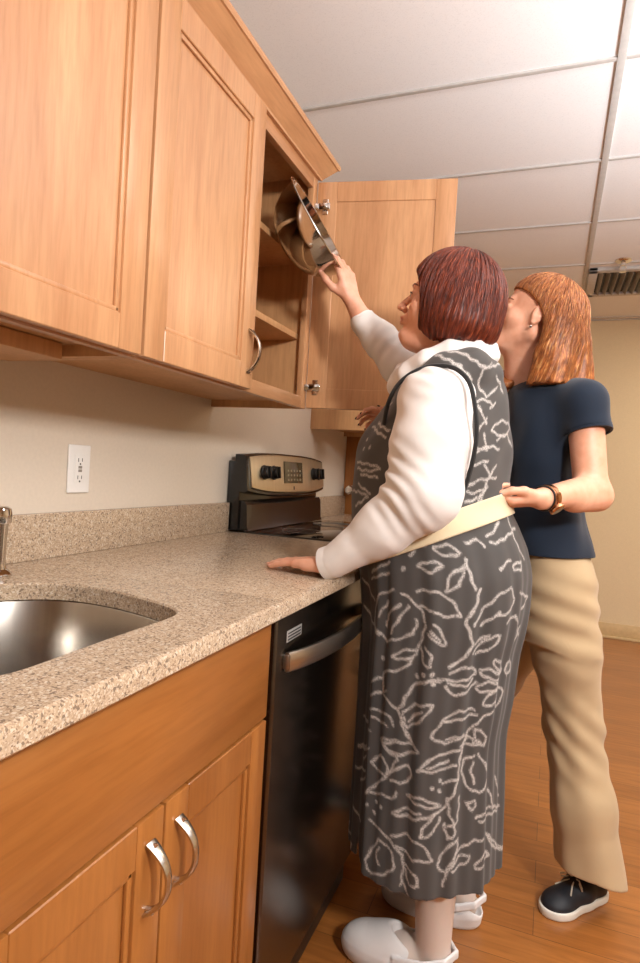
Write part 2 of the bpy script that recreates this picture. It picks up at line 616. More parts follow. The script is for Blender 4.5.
def base_cabinet(y0, y1, label, doors, drawer=True, drawer_handle=False):
    t = thing('base_cabinet', (0.3, (y0 + y1) / 2, 0), label, 'cabinet')
    bm = bmesh.new(); g = .0008
    box(bm, (0.002, y0 + g, .10), (.581, y0 + .018, CT - .0305))
    box(bm, (0.002, y1 - .018, .10), (.581, y1 - g, CT - .0305))
    box(bm, (0.002, y0 + .018, .10), (.581, y1 - .018, .118))
    box(bm, (0.002, y0 + .018, .118), (.008, y1 - .018, CT - .0305))
    box(bm, (0.52, y0 + g, 0.001), (.535, y1 - g, .10))
    obj('body', bm, M_WOODIN, t)
    for lo, hi in (((.581, y0 + g, .10), (.600, y0 + .036, CT - .0305)), ((.581, y1 - .036, .10), (.600, y1 - g, CT - .0305))):
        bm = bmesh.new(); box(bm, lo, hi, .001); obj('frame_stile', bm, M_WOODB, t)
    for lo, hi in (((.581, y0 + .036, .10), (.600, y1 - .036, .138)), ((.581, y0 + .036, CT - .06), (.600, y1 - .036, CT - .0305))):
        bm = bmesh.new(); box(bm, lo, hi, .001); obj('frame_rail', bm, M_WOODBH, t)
    zd = .700
    bm = bmesh.new()
    box(bm, (.6005, y0 + .004, zd + .0), (.620, y1 - .006, CT - .044), .003, 2)
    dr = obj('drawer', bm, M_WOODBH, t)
    if drawer_handle: arch_handle(dr, (.620, (y0 + y1) / 2, .78), (0, 1, 0), (1, 0, 0))
    for a0, a1, hs in doors:
        bm = bmesh.new()
        shaker(bm, a1 - a0, zd - .006 - .112, .0195, face_m(.620, a0, .112), .056)
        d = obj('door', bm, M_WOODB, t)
        yy = a0 + .030 if hs < 0 else a1 - .030
        arch_handle(d, (.6202, yy, zd - .086), (0, 0, 1), (1, 0, 0), .092)
    return t


base_cabinet(-.25, .3785, 'maple base cabinet left of the sink cabinet, outside the photo', [(-.246, .0655, 1), (.0685, .3745, -1)])
base_cabinet(.3795, 1.006, 'maple sink base cabinet with two arched nickel door handles', [(.3835, .6895, 1), (.6935, 1.000, -1)])
base_cabinet(1.632, 1.903, 'narrow maple base cabinet between dishwasher and stove, behind the woman in the dress', [(1.636, 1.899, -1)], drawer_handle=True)
base_cabinet(2.670, 3.19, 'maple base cabinet beyond the stove, hidden behind the woman in the dress', [(2.674, 3.186, -1)], drawer_handle=True)

# ------------------------------------------------------------------ countertop with sink cut-out
half = [(.112, .65), (.116, .70), (.130, .75), (.168, .818), (.200, .855), (.235, .880), (.285, .893), (.357, .890), (.43, .874), (.484, .856), (.520, .840), (.540, .815),
        (.546, .785), (.544, .72), (.543, .65)]
CY = 0.65
hole = half + [(x, 2 * CY - y) for x, y in reversed(half)]
hn = len(hole)


def smooth_loop(pts, it=1):
    for _ in range(it):
        q = []
        for i in range(len(pts)):
            a, b = Vector(pts[i] + (0,)), Vector(pts[(i + 1) % len(pts)] + (0,))
            q.append(tuple((a * .75 + b * .25)[:2])); q.append(tuple((a * .25 + b * .75)[:2]))
        pts = q
    return pts


hole = smooth_loop([tuple(p) for p in hole], 2)
TH = .030
XF = .648


def counter_slab(bm, y0, y1, x1=XF):
    prof = [(0.001, CT), (x1 - .006, CT), (x1 - .0018, CT - .0018), (x1, CT - .006), (x1, CT - TH + .003), (x1 - .003, CT - TH), (0.001, CT - TH)]
    a = [bm.verts.new((x, y0, z)) for x, z in prof]
    b = [bm.verts.new((x, y1, z)) for x, z in prof]
    for k in range(len(prof)): bm.faces.new((a[k], a[(k + 1) % len(prof)], b[(k + 1) % len(prof)], b[k]))
    bm.faces.new(a[::-1]); bm.faces.new(b)


ct = thing('countertop', (0.32, 1.0, CT - TH), 'tan speckled stone countertop with sink cut-out, running to the stove', 'countertop')
bm = bmesh.new()
counter_slab(bm, -.27, .06)
counter_slab(bm, 1.00, 1.9035)
# region round the sink: outer rectangle matched to the hole by angle
y0, y1, x0, x1 = .06, 1.00, .001, XF - .006
c0 = Vector((.33, CY))
outer = []
for (hx, hy) in hole:
    d = Vector((hx, hy)) - c0
    s = min([(x1 - c0.x) / d.x if d.x > 1e-9 else 9, (x0 - c0.x) / d.x if d.x < -1e-9 else 9, (y1 - c0.y) / d.y if d.y > 1e-9 else 9, (y0 - c0.y) / d.y if d.y < -1e-9 else 9])
    outer.append([c0.x + d.x * s, c0.y + d.y * s])
for cx_, cy_ in ((x0, y0), (x0, y1), (x1, y0), (x1, y1)):   # put a vertex on each corner
    k = min(range(len(outer)), key=lambda i: (outer[i][0] - cx_) ** 2 + (outer[i][1] - cy_) ** 2)
    outer[k] = [cx_, cy_]
N = len(hole)
to = [bm.verts.new((x, y, CT)) for x, y in outer]
e = .003
hc = [(x + (c0.x - x) * 0, y) for x, y in hole]
ti0 = []
for x, y in hole:
    d = (Vector((x, y)) - c0).normalized() * e
    ti0.append(bm.verts.new((x + d.x, y + d.y, CT)))
ti = [bm.verts.new((x, y, CT - e)) for x, y in hole]
bi = [bm.verts.new((x, y, CT - TH)) for x, y in hole]
bo = [bm.verts.new((x, y, CT - TH)) for x, y in outer]
for k in range(N):
    j = (k + 1) % N
    bm.faces.new((to[k], to[j], ti0[j], ti0[k]))
    bm.faces.new((ti0[k], ti0[j], ti[j], ti[k]))
    bm.faces.new((ti[k], ti[j], bi[j], bi[k]))
    bm.faces.new((bi[k], bi[j], bo[j], bo[k]))
prof = [(XF - .006, CT), (XF - .0018, CT - .0018), (XF, CT - .006), (XF, CT - TH + .003), (XF - .003, CT - TH)]
a = [bm.verts.new((x, y0, z)) for x, z in prof]; b = [bm.verts.new((x, y1, z)) for x, z in prof]
for k in range(len(prof) - 1): bm.faces.new((a[k], a[k + 1], b[k + 1], b[k]))
bmesh.ops.triangulate(bm, faces=[f for f in bm.faces if len(f.verts) == 4 and abs(f.normal.z) > .9 and f.calc_area() > .0001])
obj('slab', bm, M_GRAN, ct, angle=30)
bm = bmesh.new(); box(bm, (0.001, -.27, CT + .0002), (.020, 1.9035, 1.016), .002); obj('backsplash', bm, M_GRAN, ct)
ct2 = thing('countertop', (0.32, 2.9, CT - TH), 'short tan stone countertop piece beyond the stove', 'countertop')
bm = bmesh.new(); counter_slab(bm, 2.669, 3.195); obj('slab', bm, M_GRAN, ct2, angle=30)
bm = bmesh.new(); box(bm, (0.001, 2.669, CT + .0002), (.020, 3.195, 1.016), .002); obj('backsplash', bm, M_GRAN, ct2)

# sink basin
t = thing('sink', (.33, CY, CT - .22), 'undermounted stainless steel sink basin with rounded end', 'sink')
bm = bmesh.new()
rings = []
for (off, z) in ((.012, CT - TH - .0005), (.004, CT - TH - .0007), (.002, CT - TH - .004), (-.004, CT - .16), (-.012, CT - .19), (-.035, CT - .207), (-.08, CT - .212), (-.16, CT - .214)):
    ring = []
    for x, y in hole:
        d = Vector((x, y)) - c0
        L = d.length
        d = d * (L + off) / L
        ring.append(bm.verts.new((c0.x + d.x, c0.y + d.y, z)))
    rings.append(ring)
for r0, r1 in zip(rings[:-1], rings[1:]):
    for k in range(N): bm.faces.new((r0[k], r0[(k + 1) % N], r1[(k + 1) % N], r1[k]))
bm.faces.new(rings[-1])
obj('basin', bm, M_SINK, t, angle=60)
bm = bmesh.new(); lathe(bm, [(0, .003), (.02, .003), (.034, .0045), (.042, .002), (.043, 0)], Matrix.Translation((.30, CY, CT - .2138)), 28)
obj('drain', bm, M_CHROME, t)

# chrome side sprayer / dispenser at the left edge
t = thing('soap_dispenser', (.105, .872, CT), 'slim chrome dispenser post behind the sink at the left edge', 'dispenser')
Mx = Matrix.Translation((.105, .872, CT))
bm = bmesh.new(); lathe(bm, [(0, 0.0003), (.022, 0.0003), (.022, .004), (.018, .009), (.012, .013), (.0105, .02)], Mx, 28); obj('base', bm, M_CHROME, t)
bm = bmesh.new(); lathe(bm, [(.0105, .018), (.0095, .03), (.0105, .07), (.012, .094), (.0125, .100), (0, .1005)], Mx, 24); obj('body', bm, M_CHROME, t)
bm = bmesh.new(); lathe(bm, [(0, .100), (.0155, .100), (.0175, .104), (.0175, .122), (.016, .128), (.010, .132), (0, .133)], Mx, 28)
obj('head', bm, M_CHROME, t)

# wall outlet
t = thing('wall_outlet', (.004, 1.178, 1.06), 'white wall outlet plate above the backsplash', 'outlet')
oy, oz = 1.178, 1.118
bm = bmesh.new(); box(bm, (.0003, oy - .036, oz - .058), (.006, oy + .036, oz + .058), .0025, 3); obj('cover_plate', bm, M_WHITEP, t)
bm = bmesh.new(); box(bm, (.005, oy - .0165, oz - .034), (.0078, oy + .0165, oz + .034), .001, 2); obj('receptacle', bm, M_WHITEP, t)
for zz in (.021, -.021):
    bm = bmesh.new()
    box(bm, (.0076, oy - .0075, oz + zz - .004), (.0081, oy - .0055, oz + zz + .005))
    box(bm, (.0076, oy + .0050, oz + zz - .003), (.0081, oy + .0070, oz + zz + .005))
    lathe(bm, [(0, .0005), (.0024, .0005), (.0024, 0)], zto((.0077, oy, oz + zz - .009), (1, 0, 0)), 10)
    obj('slot', bm, M_DARKSLOT, t)
bm = bmesh.new()
box(bm, (.0076, oy - .006, oz - .0075), (.0086, oy + .006, oz - .001), .0003)
box(bm, (.0076, oy - .006, oz + .001), (.0086, oy + .006, oz + .0075), .0003)
obj('test_button', bm, M_GREY, t)

# ------------------------------------------------------------------ dishwasher
t = thing('dishwasher', (.3, 1.318, 0), 'dark stainless dishwasher with curved bar handle beside the sink cabinet', 'dishwasher')
D0, D1 = 1.014, 1.622
bm = bmesh.new(); box(bm, (.02, D0, .012), (.575, D1, CT - .034), .002); box(bm, (.50, D0 + .02, 0.0005), (.54, D1 - .02, .1)); obj('body', bm, M_BLACKP, t)
bm = bmesh.new()
box(bm, (.580, D0 + .004, .105), (.622, D1 - .004, CT - .040), .006, 3)
dd = obj('door', bm, M_DARKSTEEL, t)
bm = bmesh.new(); box(bm, (.5755, D0 + .006, .02), (.6, D1 - .006, .098), .002); obj('toe_panel', bm, M_BLACKP, t)
bm = bmesh.new()
n = 24
rings = []
hz = .785
for i in range(n + 1):
    s = i / n * 2 - 1
    yy = (D0 + D1) / 2 + s * .262
    xx = .630 + .038 * (1 - s * s) ** .8
    rings.append([bm.verts.new((xx + a * .006, yy, hz + b * .0185)) for a, b in ((1, -.7), (1, .7), (.4, 1), (-.6, 1), (-1, .6), (-1, -.6), (-.6, -1), (.4, -1))])
for a, b in zip(rings[:-1], rings[1:]):
    for k in range(8): bm.faces.new((a[k], a[(k + 1) % 8], b[(k + 1) % 8], b[k]))
bm.faces.new(rings[0][::-1]); bm.faces.new(rings[-1])
for s in (-1, 1): box(bm, (.621, (D0 + D1) / 2 + s * .255 - .008, hz - .014), (.634, (D0 + D1) / 2 + s * .255 + .008, hz + .014), .002)
obj('handle', bm, M_STEEL, dd, angle=50)
bm = bmesh.new(); box(bm, (.6215, D0 + .052, .818), (.6226, D0 + .125, .840), .0003); lb = obj('badge', bm, M_LABEL, dd)
bm = bmesh.new()
for k in range(3): box(bm, (.6224, D0 + .057, .821 + k * .006), (.6229, D0 + .120, .8238 + k * .006))
obj('badge_print', bm, M_DARKSLOT, lb)

# ------------------------------------------------------------------ stove
S0, S1 = 1.908, 2.664
t = thing('stove', (.33, (S0 + S1) / 2, 0), 'black electric stove with steel control panel and four black knobs', 'stove')
bm = bmesh.new(); box(bm, (.03, S0, .0015), (.625, S1, .902), .003); obj('body', bm, M_BLACK, t)
bm = bmesh.new(); box(bm, (.075, S0 - .0, .903), (.655, S1, .919), .004, 3); ck = obj('cooktop', bm, M_GLASSB, t)
for (bx, by, br_) in ((.22, 2.10, .075), (.22, 2.47, .095), (.48, 2.10, .10), (.48, 2.47, .075)):
    bm = bmesh.new()
    lathe(bm, [(br_, 0), (br_, .0006), (br_ - .003, .0006), (br_ - .003, 0)], Matrix.Translation((bx, by, .9191)), 40)
    obj('burner_ring', bm, M_GREY, ck)
bm = bmesh.new(); box(bm, (.626, S0 + .01, .22), (.665, S1 - .01, .86), .006, 3); dd = obj('oven_door', bm, M_BLACK, t)
bm = bmesh.new()
tube(bm, [(.668, S0 + .08, .80), (.70, S0 + .08, .80), (.71, S0 + .10, .80), (.71, S1 - .10, .80), (.70, S1 - .08, .80), (.668, S1 - .08, .80)], .011, 14)
obj('handle', bm, M_STEEL, dd)
bm = bmesh.new(); box(bm, (.664, S0 + .12, .38), (.6665, S1 - .12, .70), .001); obj('window', bm, M_GLASSB, dd)
bm = bmesh.new(); box(bm, (.626, S0 + .01, .03), (.660, S1 - .01, .21), .005, 3); obj('drawer', bm, M_BLACK, t)
# backguard : lower riser and head
bm = bmesh.new()
box(bm, (.003, S0 + .002, .919), (.052, S1 - .002, 1.165), .004, 2)
prof = [(.052, .9195), (.090, .9195), (.084, .9305), (.078, 1.010), (.070, 1.022), (.052, 1.026)]
a = [bm.verts.new((x, S0 + .012, z)) for x, z in prof]; b = [bm.verts.new((x, S1 - .012, z)) for x, z in prof]
for k in range(len(prof)): bm.faces.new((a[k], a[(k + 1) % len(prof)], b[(k + 1) % len(prof)], b[k]))
bm.faces.new(a[::-1]); bm.faces.new(b)
bg = obj('backguard', bm, M_BLACK, t, angle=25)


def slab_shape(fn_lo, fn_hi, xf, xb, n=30, ya=S0, yb=S1):
    """curved head: top and bottom edges as functions of s in -1..1, slanted front"""
    bm = bmesh.new()
    R = []
    for i in range(n + 1):
        s = i / n * 2 - 1
        y = (ya + yb) / 2 + s * (yb - ya) / 2
        lo, hi = fn_lo(s), fn_hi(s)
        bulge = .012 * (1 - s * s)
        pts = [(xb, lo), (xf(0) + bulge - .006, lo), (xf(0) + bulge, lo + .006), (xf(1) + bulge, hi - .006), (xf(1) + bulge - .006, hi), (xb, hi)]
        R.append([bm.verts.new((x, y, z)) for x, z in pts])
    for a, b in zip(R[:-1], R[1:]):
        for k in range(6): bm.faces.new((a[k], a[(k + 1) % 6], b[(k + 1) % 6], b[k]))
    bm.faces.new(R[0][::-1]); bm.faces.new(R[-1])
    return bm


top = lambda s: 1.196 - .014 * abs(s) ** 3
bot = lambda s: 1.048 + .020 * abs(s) ** 3
bm = slab_shape(lambda s: bot(s) - .012, lambda s: top(s) + .006, lambda v: .084 - .014 * v, .030)
obj('head_housing', bm, M_BLACK, bg, angle=40)
bm = slab_shape(bot, top, lambda v: .0905 - .014 * v, .070, ya=S0 + .022, yb=S1 - .012)
cp = obj('control_panel', bm, M_PANELST, bg, angle=40)
for ky in (S0 + .115, S0 + .190, S1 - .155, S1 - .085):
    s = (ky - (S0 + S1) / 2) / .378
    M = zto((.0830 + .012 * (1 - s * s), ky, 1.128), (1, 0, .10))
    bm = bmesh.new()
    lathe(bm, [(.027, 0), (.027, .004), (.0245, .006), (.0235, .018), (.021, .021), (0, .022)], M, 28)
    box(bm, (-.022, -.0045, .019), (.022, .0045, .029), .002, 2, M)
    obj('knob', bm, M_BLACKP, cp)
M = zto((.0945, (S0 + S1) / 2 - .006, 1.132), (1, 0, .095))
bm = bmesh.new(); box(bm, (-.044, -.092, -.004), (.042, .092, .0025), .002, 2, M); dp = obj('display', bm, M_LCD, cp)
bm = bmesh.new()
for k in range(3):
    for j in range(5):
        box(bm, (-.034 + k * .018, -.07 + j * .03, .0023), (-.026 + k * .018, -.056 + j * .03, .0031), 0, 1, M)
obj('keypad', bm, M_KEY, dp)
bm = bmesh.new(); box(bm, (-.070, -.006, -.006), (-.056, .004, .0015), .001, 1, M); obj('emblem', bm, M_DARKSLOT, cp)

# wooden door leaf beyond the counter
t = thing('wooden_door', (.40, 3.225, 0), 'brown wooden door with small metal knob beyond the far counter', 'door')
bm = bmesh.new(); box(bm, (.004, 3.205, .004), (.72, 3.245, 2.03), .002); obj('leaf', bm, M_WOODB, t)
bm = bmesh.new(); lathe(bm, [(0, 0), (.026, 0), (.026, .004), (.010, .008), (.009, .030), (.022, .038), (.026, .050), (.020, .060), (0, .062)], zto((.055, 3.205, 1.047), (0, -1, 0)), 28)
obj('knob', bm, M_CHROME, t)

# ------------------------------------------------------------------ steel bowl held at the cabinet
BC = Vector(P(319, 227, 1.605))
vd = Vector(BC) - Vector(CAM); vd.normalize()
bx_ = (Vector(RT) - vd * Vector(RT).dot(vd)).normalized()
by_ = vd.cross(bx_) * -1
if by_.z < 0: by_ = -by_
AX = (bx_ * .845 + by_ * .52 - vd * .075).normalized()
BR = .142
t = thing('mixing_bowl', BC - AX * .115, 'shiny stainless steel mixing bowl tilted at the open cabinet shelf', 'bowl')
prof = [(0, -.112), (.050, -.112), (.056, -.110), (.085, -.098), (.112, -.072), (.129, -.040), (.136, -.012), (.1385, 0), (.147, .001), (.1485, .003), (.147, .005), (.1375, .004),
        (.1350, -.010), (.128, -.038), (.111, -.070), (.084, -.096), (.055, -.108), (0, -.110)]
bm = bmesh.new(); lathe(bm, prof, zto(BC, AX), 64)
obj('bowl_shell', bm, M_BOWL, t, angle=50)

# ------------------------------------------------------------------ people: distance-field modelling
class Field:
    def __init__(s, lo, hi, h):
        s.lo = np.array(lo, float); s.h = h
        s.n = np.ceil((np.array(hi) - s.lo) / h).astype(int) + 1
        s.F = np.full(tuple(s.n), 0.2, np.float32)

    def grid(s, lo=None, hi=None):
        if lo is None: a = np.zeros(3, int); b = s.n
        else:
            a = np.clip(np.floor((np.array(lo) - s.lo) / s.h).astype(int), 0, s.n)
            b = np.clip(np.ceil((np.array(hi) - s.lo) / s.h).astype(int) + 1, 0, s.n)
        sl = tuple(slice(a[i], b[i]) for i in range(3))
        ax = [(s.lo[i] + s.h * np.arange(a[i], b[i])).astype(np.float32) for i in range(3)]
        return sl, ax[0][:, None, None], ax[1][None, :, None], ax[2][None, None, :]

    def put(s, sl, d, k, op):
        A = s.F[sl]
        if A.size == 0: return
        if op == 'add':
            if k > 0:
                h = np.clip(.5 + .5 * (A - d) / k, 0, 1)
                s.F[sl] = A + (d - A) * h - k * h * (1 - h)
            else: s.F[sl] = np.minimum(A, d)
        elif op == 'sub':
            d = -d
            if k > 0:
                h = np.clip(.5 + .5 * (d - A) / k, 0, 1)
                s.F[sl] = A + (d - A) * h + k * h * (1 - h)
            else: s.F[sl] = np.maximum(A, d)

    def cone(s, a, b, r1, r2=None, k=.01, op='add', sq=None):
        a = np.array(a, float); b = np.array(b, float)
        if r2 is None: r2 = r1
        m = max(r1, r2) + max(k, .004) + .006
        sl, X, Y, Z = s.grid(np.minimum(a, b) - m, np.maximum(a, b) + m)
        ba = b - a
        L = max(ba @ ba, 1e-9)
        t = np.clip(((X - a[0]) * ba[0] + (Y - a[1]) * ba[1] + (Z - a[2]) * ba[2]) / L, 0, 1)
        d = np.sqrt((X - a[0] - ba[0] * t) ** 2 + (Y - a[1] - ba[1] * t) ** 2 + (Z - a[2] - ba[2] * t) ** 2) - (r1 + (r2 - r1) * t)
        s.put(sl, d, k, op)

    def chain(s, pts, rs, k=.01):
        for i in range(len(pts) - 1): s.cone(pts[i], pts[i + 1], rs[i], rs[i + 1], k)

    def ell(s, c, r, R=None, k=.01, op='add'):
        """ellipsoid, R columns = local axes in world"""
        c = np.array(c, float); r = np.array(r, float)
        R = np.eye(3) if R is None else np.array(R, float)
        m = np.sqrt(((R * r) ** 2).sum(1)) + max(k, .004) + .006
        sl, X, Y, Z = s.grid(c - m, c + m)
        X = X - c[0]; Y = Y - c[1]; Z = Z - c[2]
        q = [(X * R[0, i] + Y * R[1, i] + Z * R[2, i]) for i in range(3)]
        k0 = np.sqrt(sum((q[i] / r[i]) ** 2 for i in range(3)))
        k1 = np.sqrt(sum((q[i] / r[i] ** 2) ** 2 for i in range(3))) + 1e-6
        s.put(sl, k0 * (k0 - 1) / k1, k, op)

    def loft(s, keys, k=.01, op='add', disp=None, ex=2.0, cap=True):
        """keys rows (z, x0, x1, yc, b): section from x0 to x1 and half width b around yc"""
        K = np.array(sorted(keys), float)
        z0, z1 = K[0, 0], K[-1, 0]
        m = max(k, .004) + .006
        lo = (K[:, 1].min() - m - .02, (K[:, 3] - K[:, 4]).min() - m - .02, z0 - m)
        hi = (K[:, 2].max() + m + .02, (K[:, 3] + K[:, 4]).max() + m + .02, z1 + m)
        sl, X, Y, Z = s.grid(lo, hi)
        zz = Z.ravel()
        it = lambda j: smooth_interp(zz, K[:, 0], K[:, j])[None, None, :].astype(np.float32)
        x0, x1, yc, b = it(1), it(2), it(3), it(4)
        a = (x1 - x0) / 2; xc = (x0 + x1) / 2
        u = (X - xc) / a; v = (Y - yc) / b
        rr = (np.abs(u) ** ex + np.abs(v) ** ex) ** (1 / ex)
        ln = np.sqrt((X - xc) ** 2 + (Y - yc) ** 2)
        d = ln - ln / np.maximum(rr, 1e-4)
        d = np.where(rr < .2, -.8 * np.minimum(a, b), d)
        if disp is not None:
            d = d - disp(np.arctan2(Y - yc, X - xc), Z + 0 * X, X, Y)
        if cap: d = np.maximum(d, np.maximum(Z - z1, z0 - Z))
        s.put(sl, d.astype(np.float32), k, op)

    def mesh(s, smooth=1):
        F = s.F; S = F < 0
        c = np.zeros(tuple(s.n - 1), np.int8)
        for i in (0, 1):
            for j in (0, 1):
                for k in (0, 1):
                    c += S[i:S.shape[0] - 1 + i, j:S.shape[1] - 1 + j, k:S.shape[2] - 1 + k]
        mixed = (c > 0) & (c < 8)
        idx = np.argwhere(mixed)
        vid = np.full(mixed.shape, -1, np.int32)
        vid[mixed] = np.arange(len(idx))
        pos = np.zeros((len(idx), 3)); cnt = np.zeros(len(idx))
        corners = [(i, j, k) for i in (0, 1) for j in (0, 1) for k in (0, 1)]
        val = {co: F[idx[:, 0] + co[0], idx[:, 1] + co[1], idx[:, 2] + co[2]].astype(float) for co in corners}
        for co in corners:
            for ax in range(3):
                if co[ax] == 0:
                    c2 = list(co); c2[ax] = 1; c2 = tuple(c2)
                    a, b = val[co], val[c2]
                    m = (a < 0) != (b < 0)
                    t = np.where(m, a / np.where(np.abs(a - b) < 1e-9, 1e-9, a - b), 0)
                    p = np.array(co, float)[None, :].repeat(len(idx), 0)
                    p[:, ax] += t
                    pos[m] += p[m]; cnt[m] += 1
        v = (idx + pos / cnt[:, None]) * s.h + s.lo
        faces = []
        for ax in range(3):
            A = [slice(None)] * 3; B = [slice(None)] * 3
            A[ax] = slice(0, -1); B[ax] = slice(1, None)
            cr = S[tuple(A)] != S[tuple(B)]
            e = np.argwhere(cr)
            o1, o2 = [(1, 2), (2, 0), (0, 1)][ax]
            ok = (e[:, o1] > 0) & (e[:, o2] > 0) & (e[:, o1] < s.n[o1] - 1) & (e[:, o2] < s.n[o2] - 1)
            e = e[ok]
            def g(d1, d2):
                q = e.copy(); q[:, o1] -= d1; q[:, o2] -= d2
                return vid[q[:, 0], q[:, 1], q[:, 2]]
            qd = np.stack([g(0, 0), g(1, 0), g(1, 1), g(0, 1)], 1)
            ins = S[e[:, 0], e[:, 1], e[:, 2]]
            qd[~ins] = qd[~ins][:, ::-1]
            faces.append(qd)
        f = np.concatenate(faces)
        # keep the biggest connected piece tidy: drop unused vertices, light smoothing
        for _ in range(smooth):
            acc = np.zeros_like(v); n = np.zeros(len(v))
            for a, b in ((0, 1), (1, 2), (2, 3), (3, 0)):
                np.add.at(acc, f[:, a], v[f[:, b]]); np.add.at(n, f[:, a], 1)
                np.add.at(acc, f[:, b], v[f[:, a]]); np.add.at(n, f[:, b], 1)
            v = v * .5 + .5 * acc / np.maximum(n, 1)[:, None]
        return v, f


def smooth_interp(x, xp, fp):
    """monotone-ish cubic interpolation"""
    xp = np.array(xp, float); fp = np.array(fp, float)
    x = np.clip(x, xp[0], xp[-1])
    if len(xp) < 3: return np.interp(x, xp, fp)
    h = np.diff(xp); dl = np.diff(fp) / h
    m = np.zeros(len(xp))
    m[1:-1] = np.where(dl[:-1] * dl[1:] > 0, 2 * dl[:-1] * dl[1:] / (dl[:-1] + dl[1:] + 1e-12), 0)
    m[0], m[-1] = dl[0], dl[-1]
    i = np.clip(np.searchsorted(xp, x) - 1, 0, len(xp) - 2)
    t = (x - xp[i]) / h[i]
    return (2 * t ** 3 - 3 * t ** 2 + 1) * fp[i] + (t ** 3 - 2 * t ** 2 + t) * h[i] * m[i] + (-2 * t ** 3 + 3 * t ** 2) * fp[i + 1] + (t ** 3 - t ** 2) * h[i] * m[i + 1]


def mesh_obj(name, v, f, mat, parent, attrs=None, uv=None):
    me = bpy.data.meshes.new(name)
    off = np.array(root_loc(parent)) if parent else np.zeros(3)
    me.vertices.add(len(v)); me.vertices.foreach_set('co', (v - off).astype(np.float32).ravel())
    me.loops.add(f.size); me.loops.foreach_set('vertex_index', f.ravel().astype(np.int32))
    me.polygons.add(len(f)); me.polygons.foreach_set('loop_start', np.arange(0, f.size, 4, dtype=np.int32))
    me.polygons.foreach_set('use_smooth', np.ones(len(f), bool))
    me.update(calc_edges=True); me.validate()
    for m in (mat if isinstance(mat, (list, tuple)) else [mat]): me.materials.append(m)
    for k, a in (attrs or {}).items():
        at = me.attributes.new(k, 'FLOAT', 'POINT'); at.data.foreach_set('value', a.astype(np.float32))
    o = bpy.data.objects.new(name, me); C.objects.link(o)
    if parent: o.parent = parent
    return o


def nrm(v):
    v = np.array(v, float); return v / np.linalg.norm(v)


def rotm(axis, a):
    x, y, z = nrm(axis); c, s_ = math.cos(a), math.sin(a); t = 1 - c
    return np.array([[t * x * x + c, t * x * y - s_ * z, t * x * z + s_ * y], [t * x * y + s_ * z, t * y * y + c, t * y * z - s_ * x], [t * x * z - s_ * y, t * y * z + s_ * x, t * z * z + c]])


def waves(seed, n, f0, f1, axis=None):
    r = np.random.RandomState(seed)
    ks = r.normal(size=(n, 3)); ks /= np.linalg.norm(ks, axis=1)[:, None]
    if axis is not None:
        ax = nrm(axis)
        ks = ks * .45 + ax[None] * np.sign(ks @ ax)[:, None]
        ks /= np.linalg.norm(ks, axis=1)[:, None]
    ks *= r.uniform(f0, f1, size=(n, 1)); ph = r.uniform(0, 6.28, n)
    def fn(X, Y, Z):
        out = 0
        for k_, p_ in zip(ks, ph): out = out + np.sin(k_[0] * X + k_[1] * Y + k_[2] * Z + p_)
        return out / n
    return fn


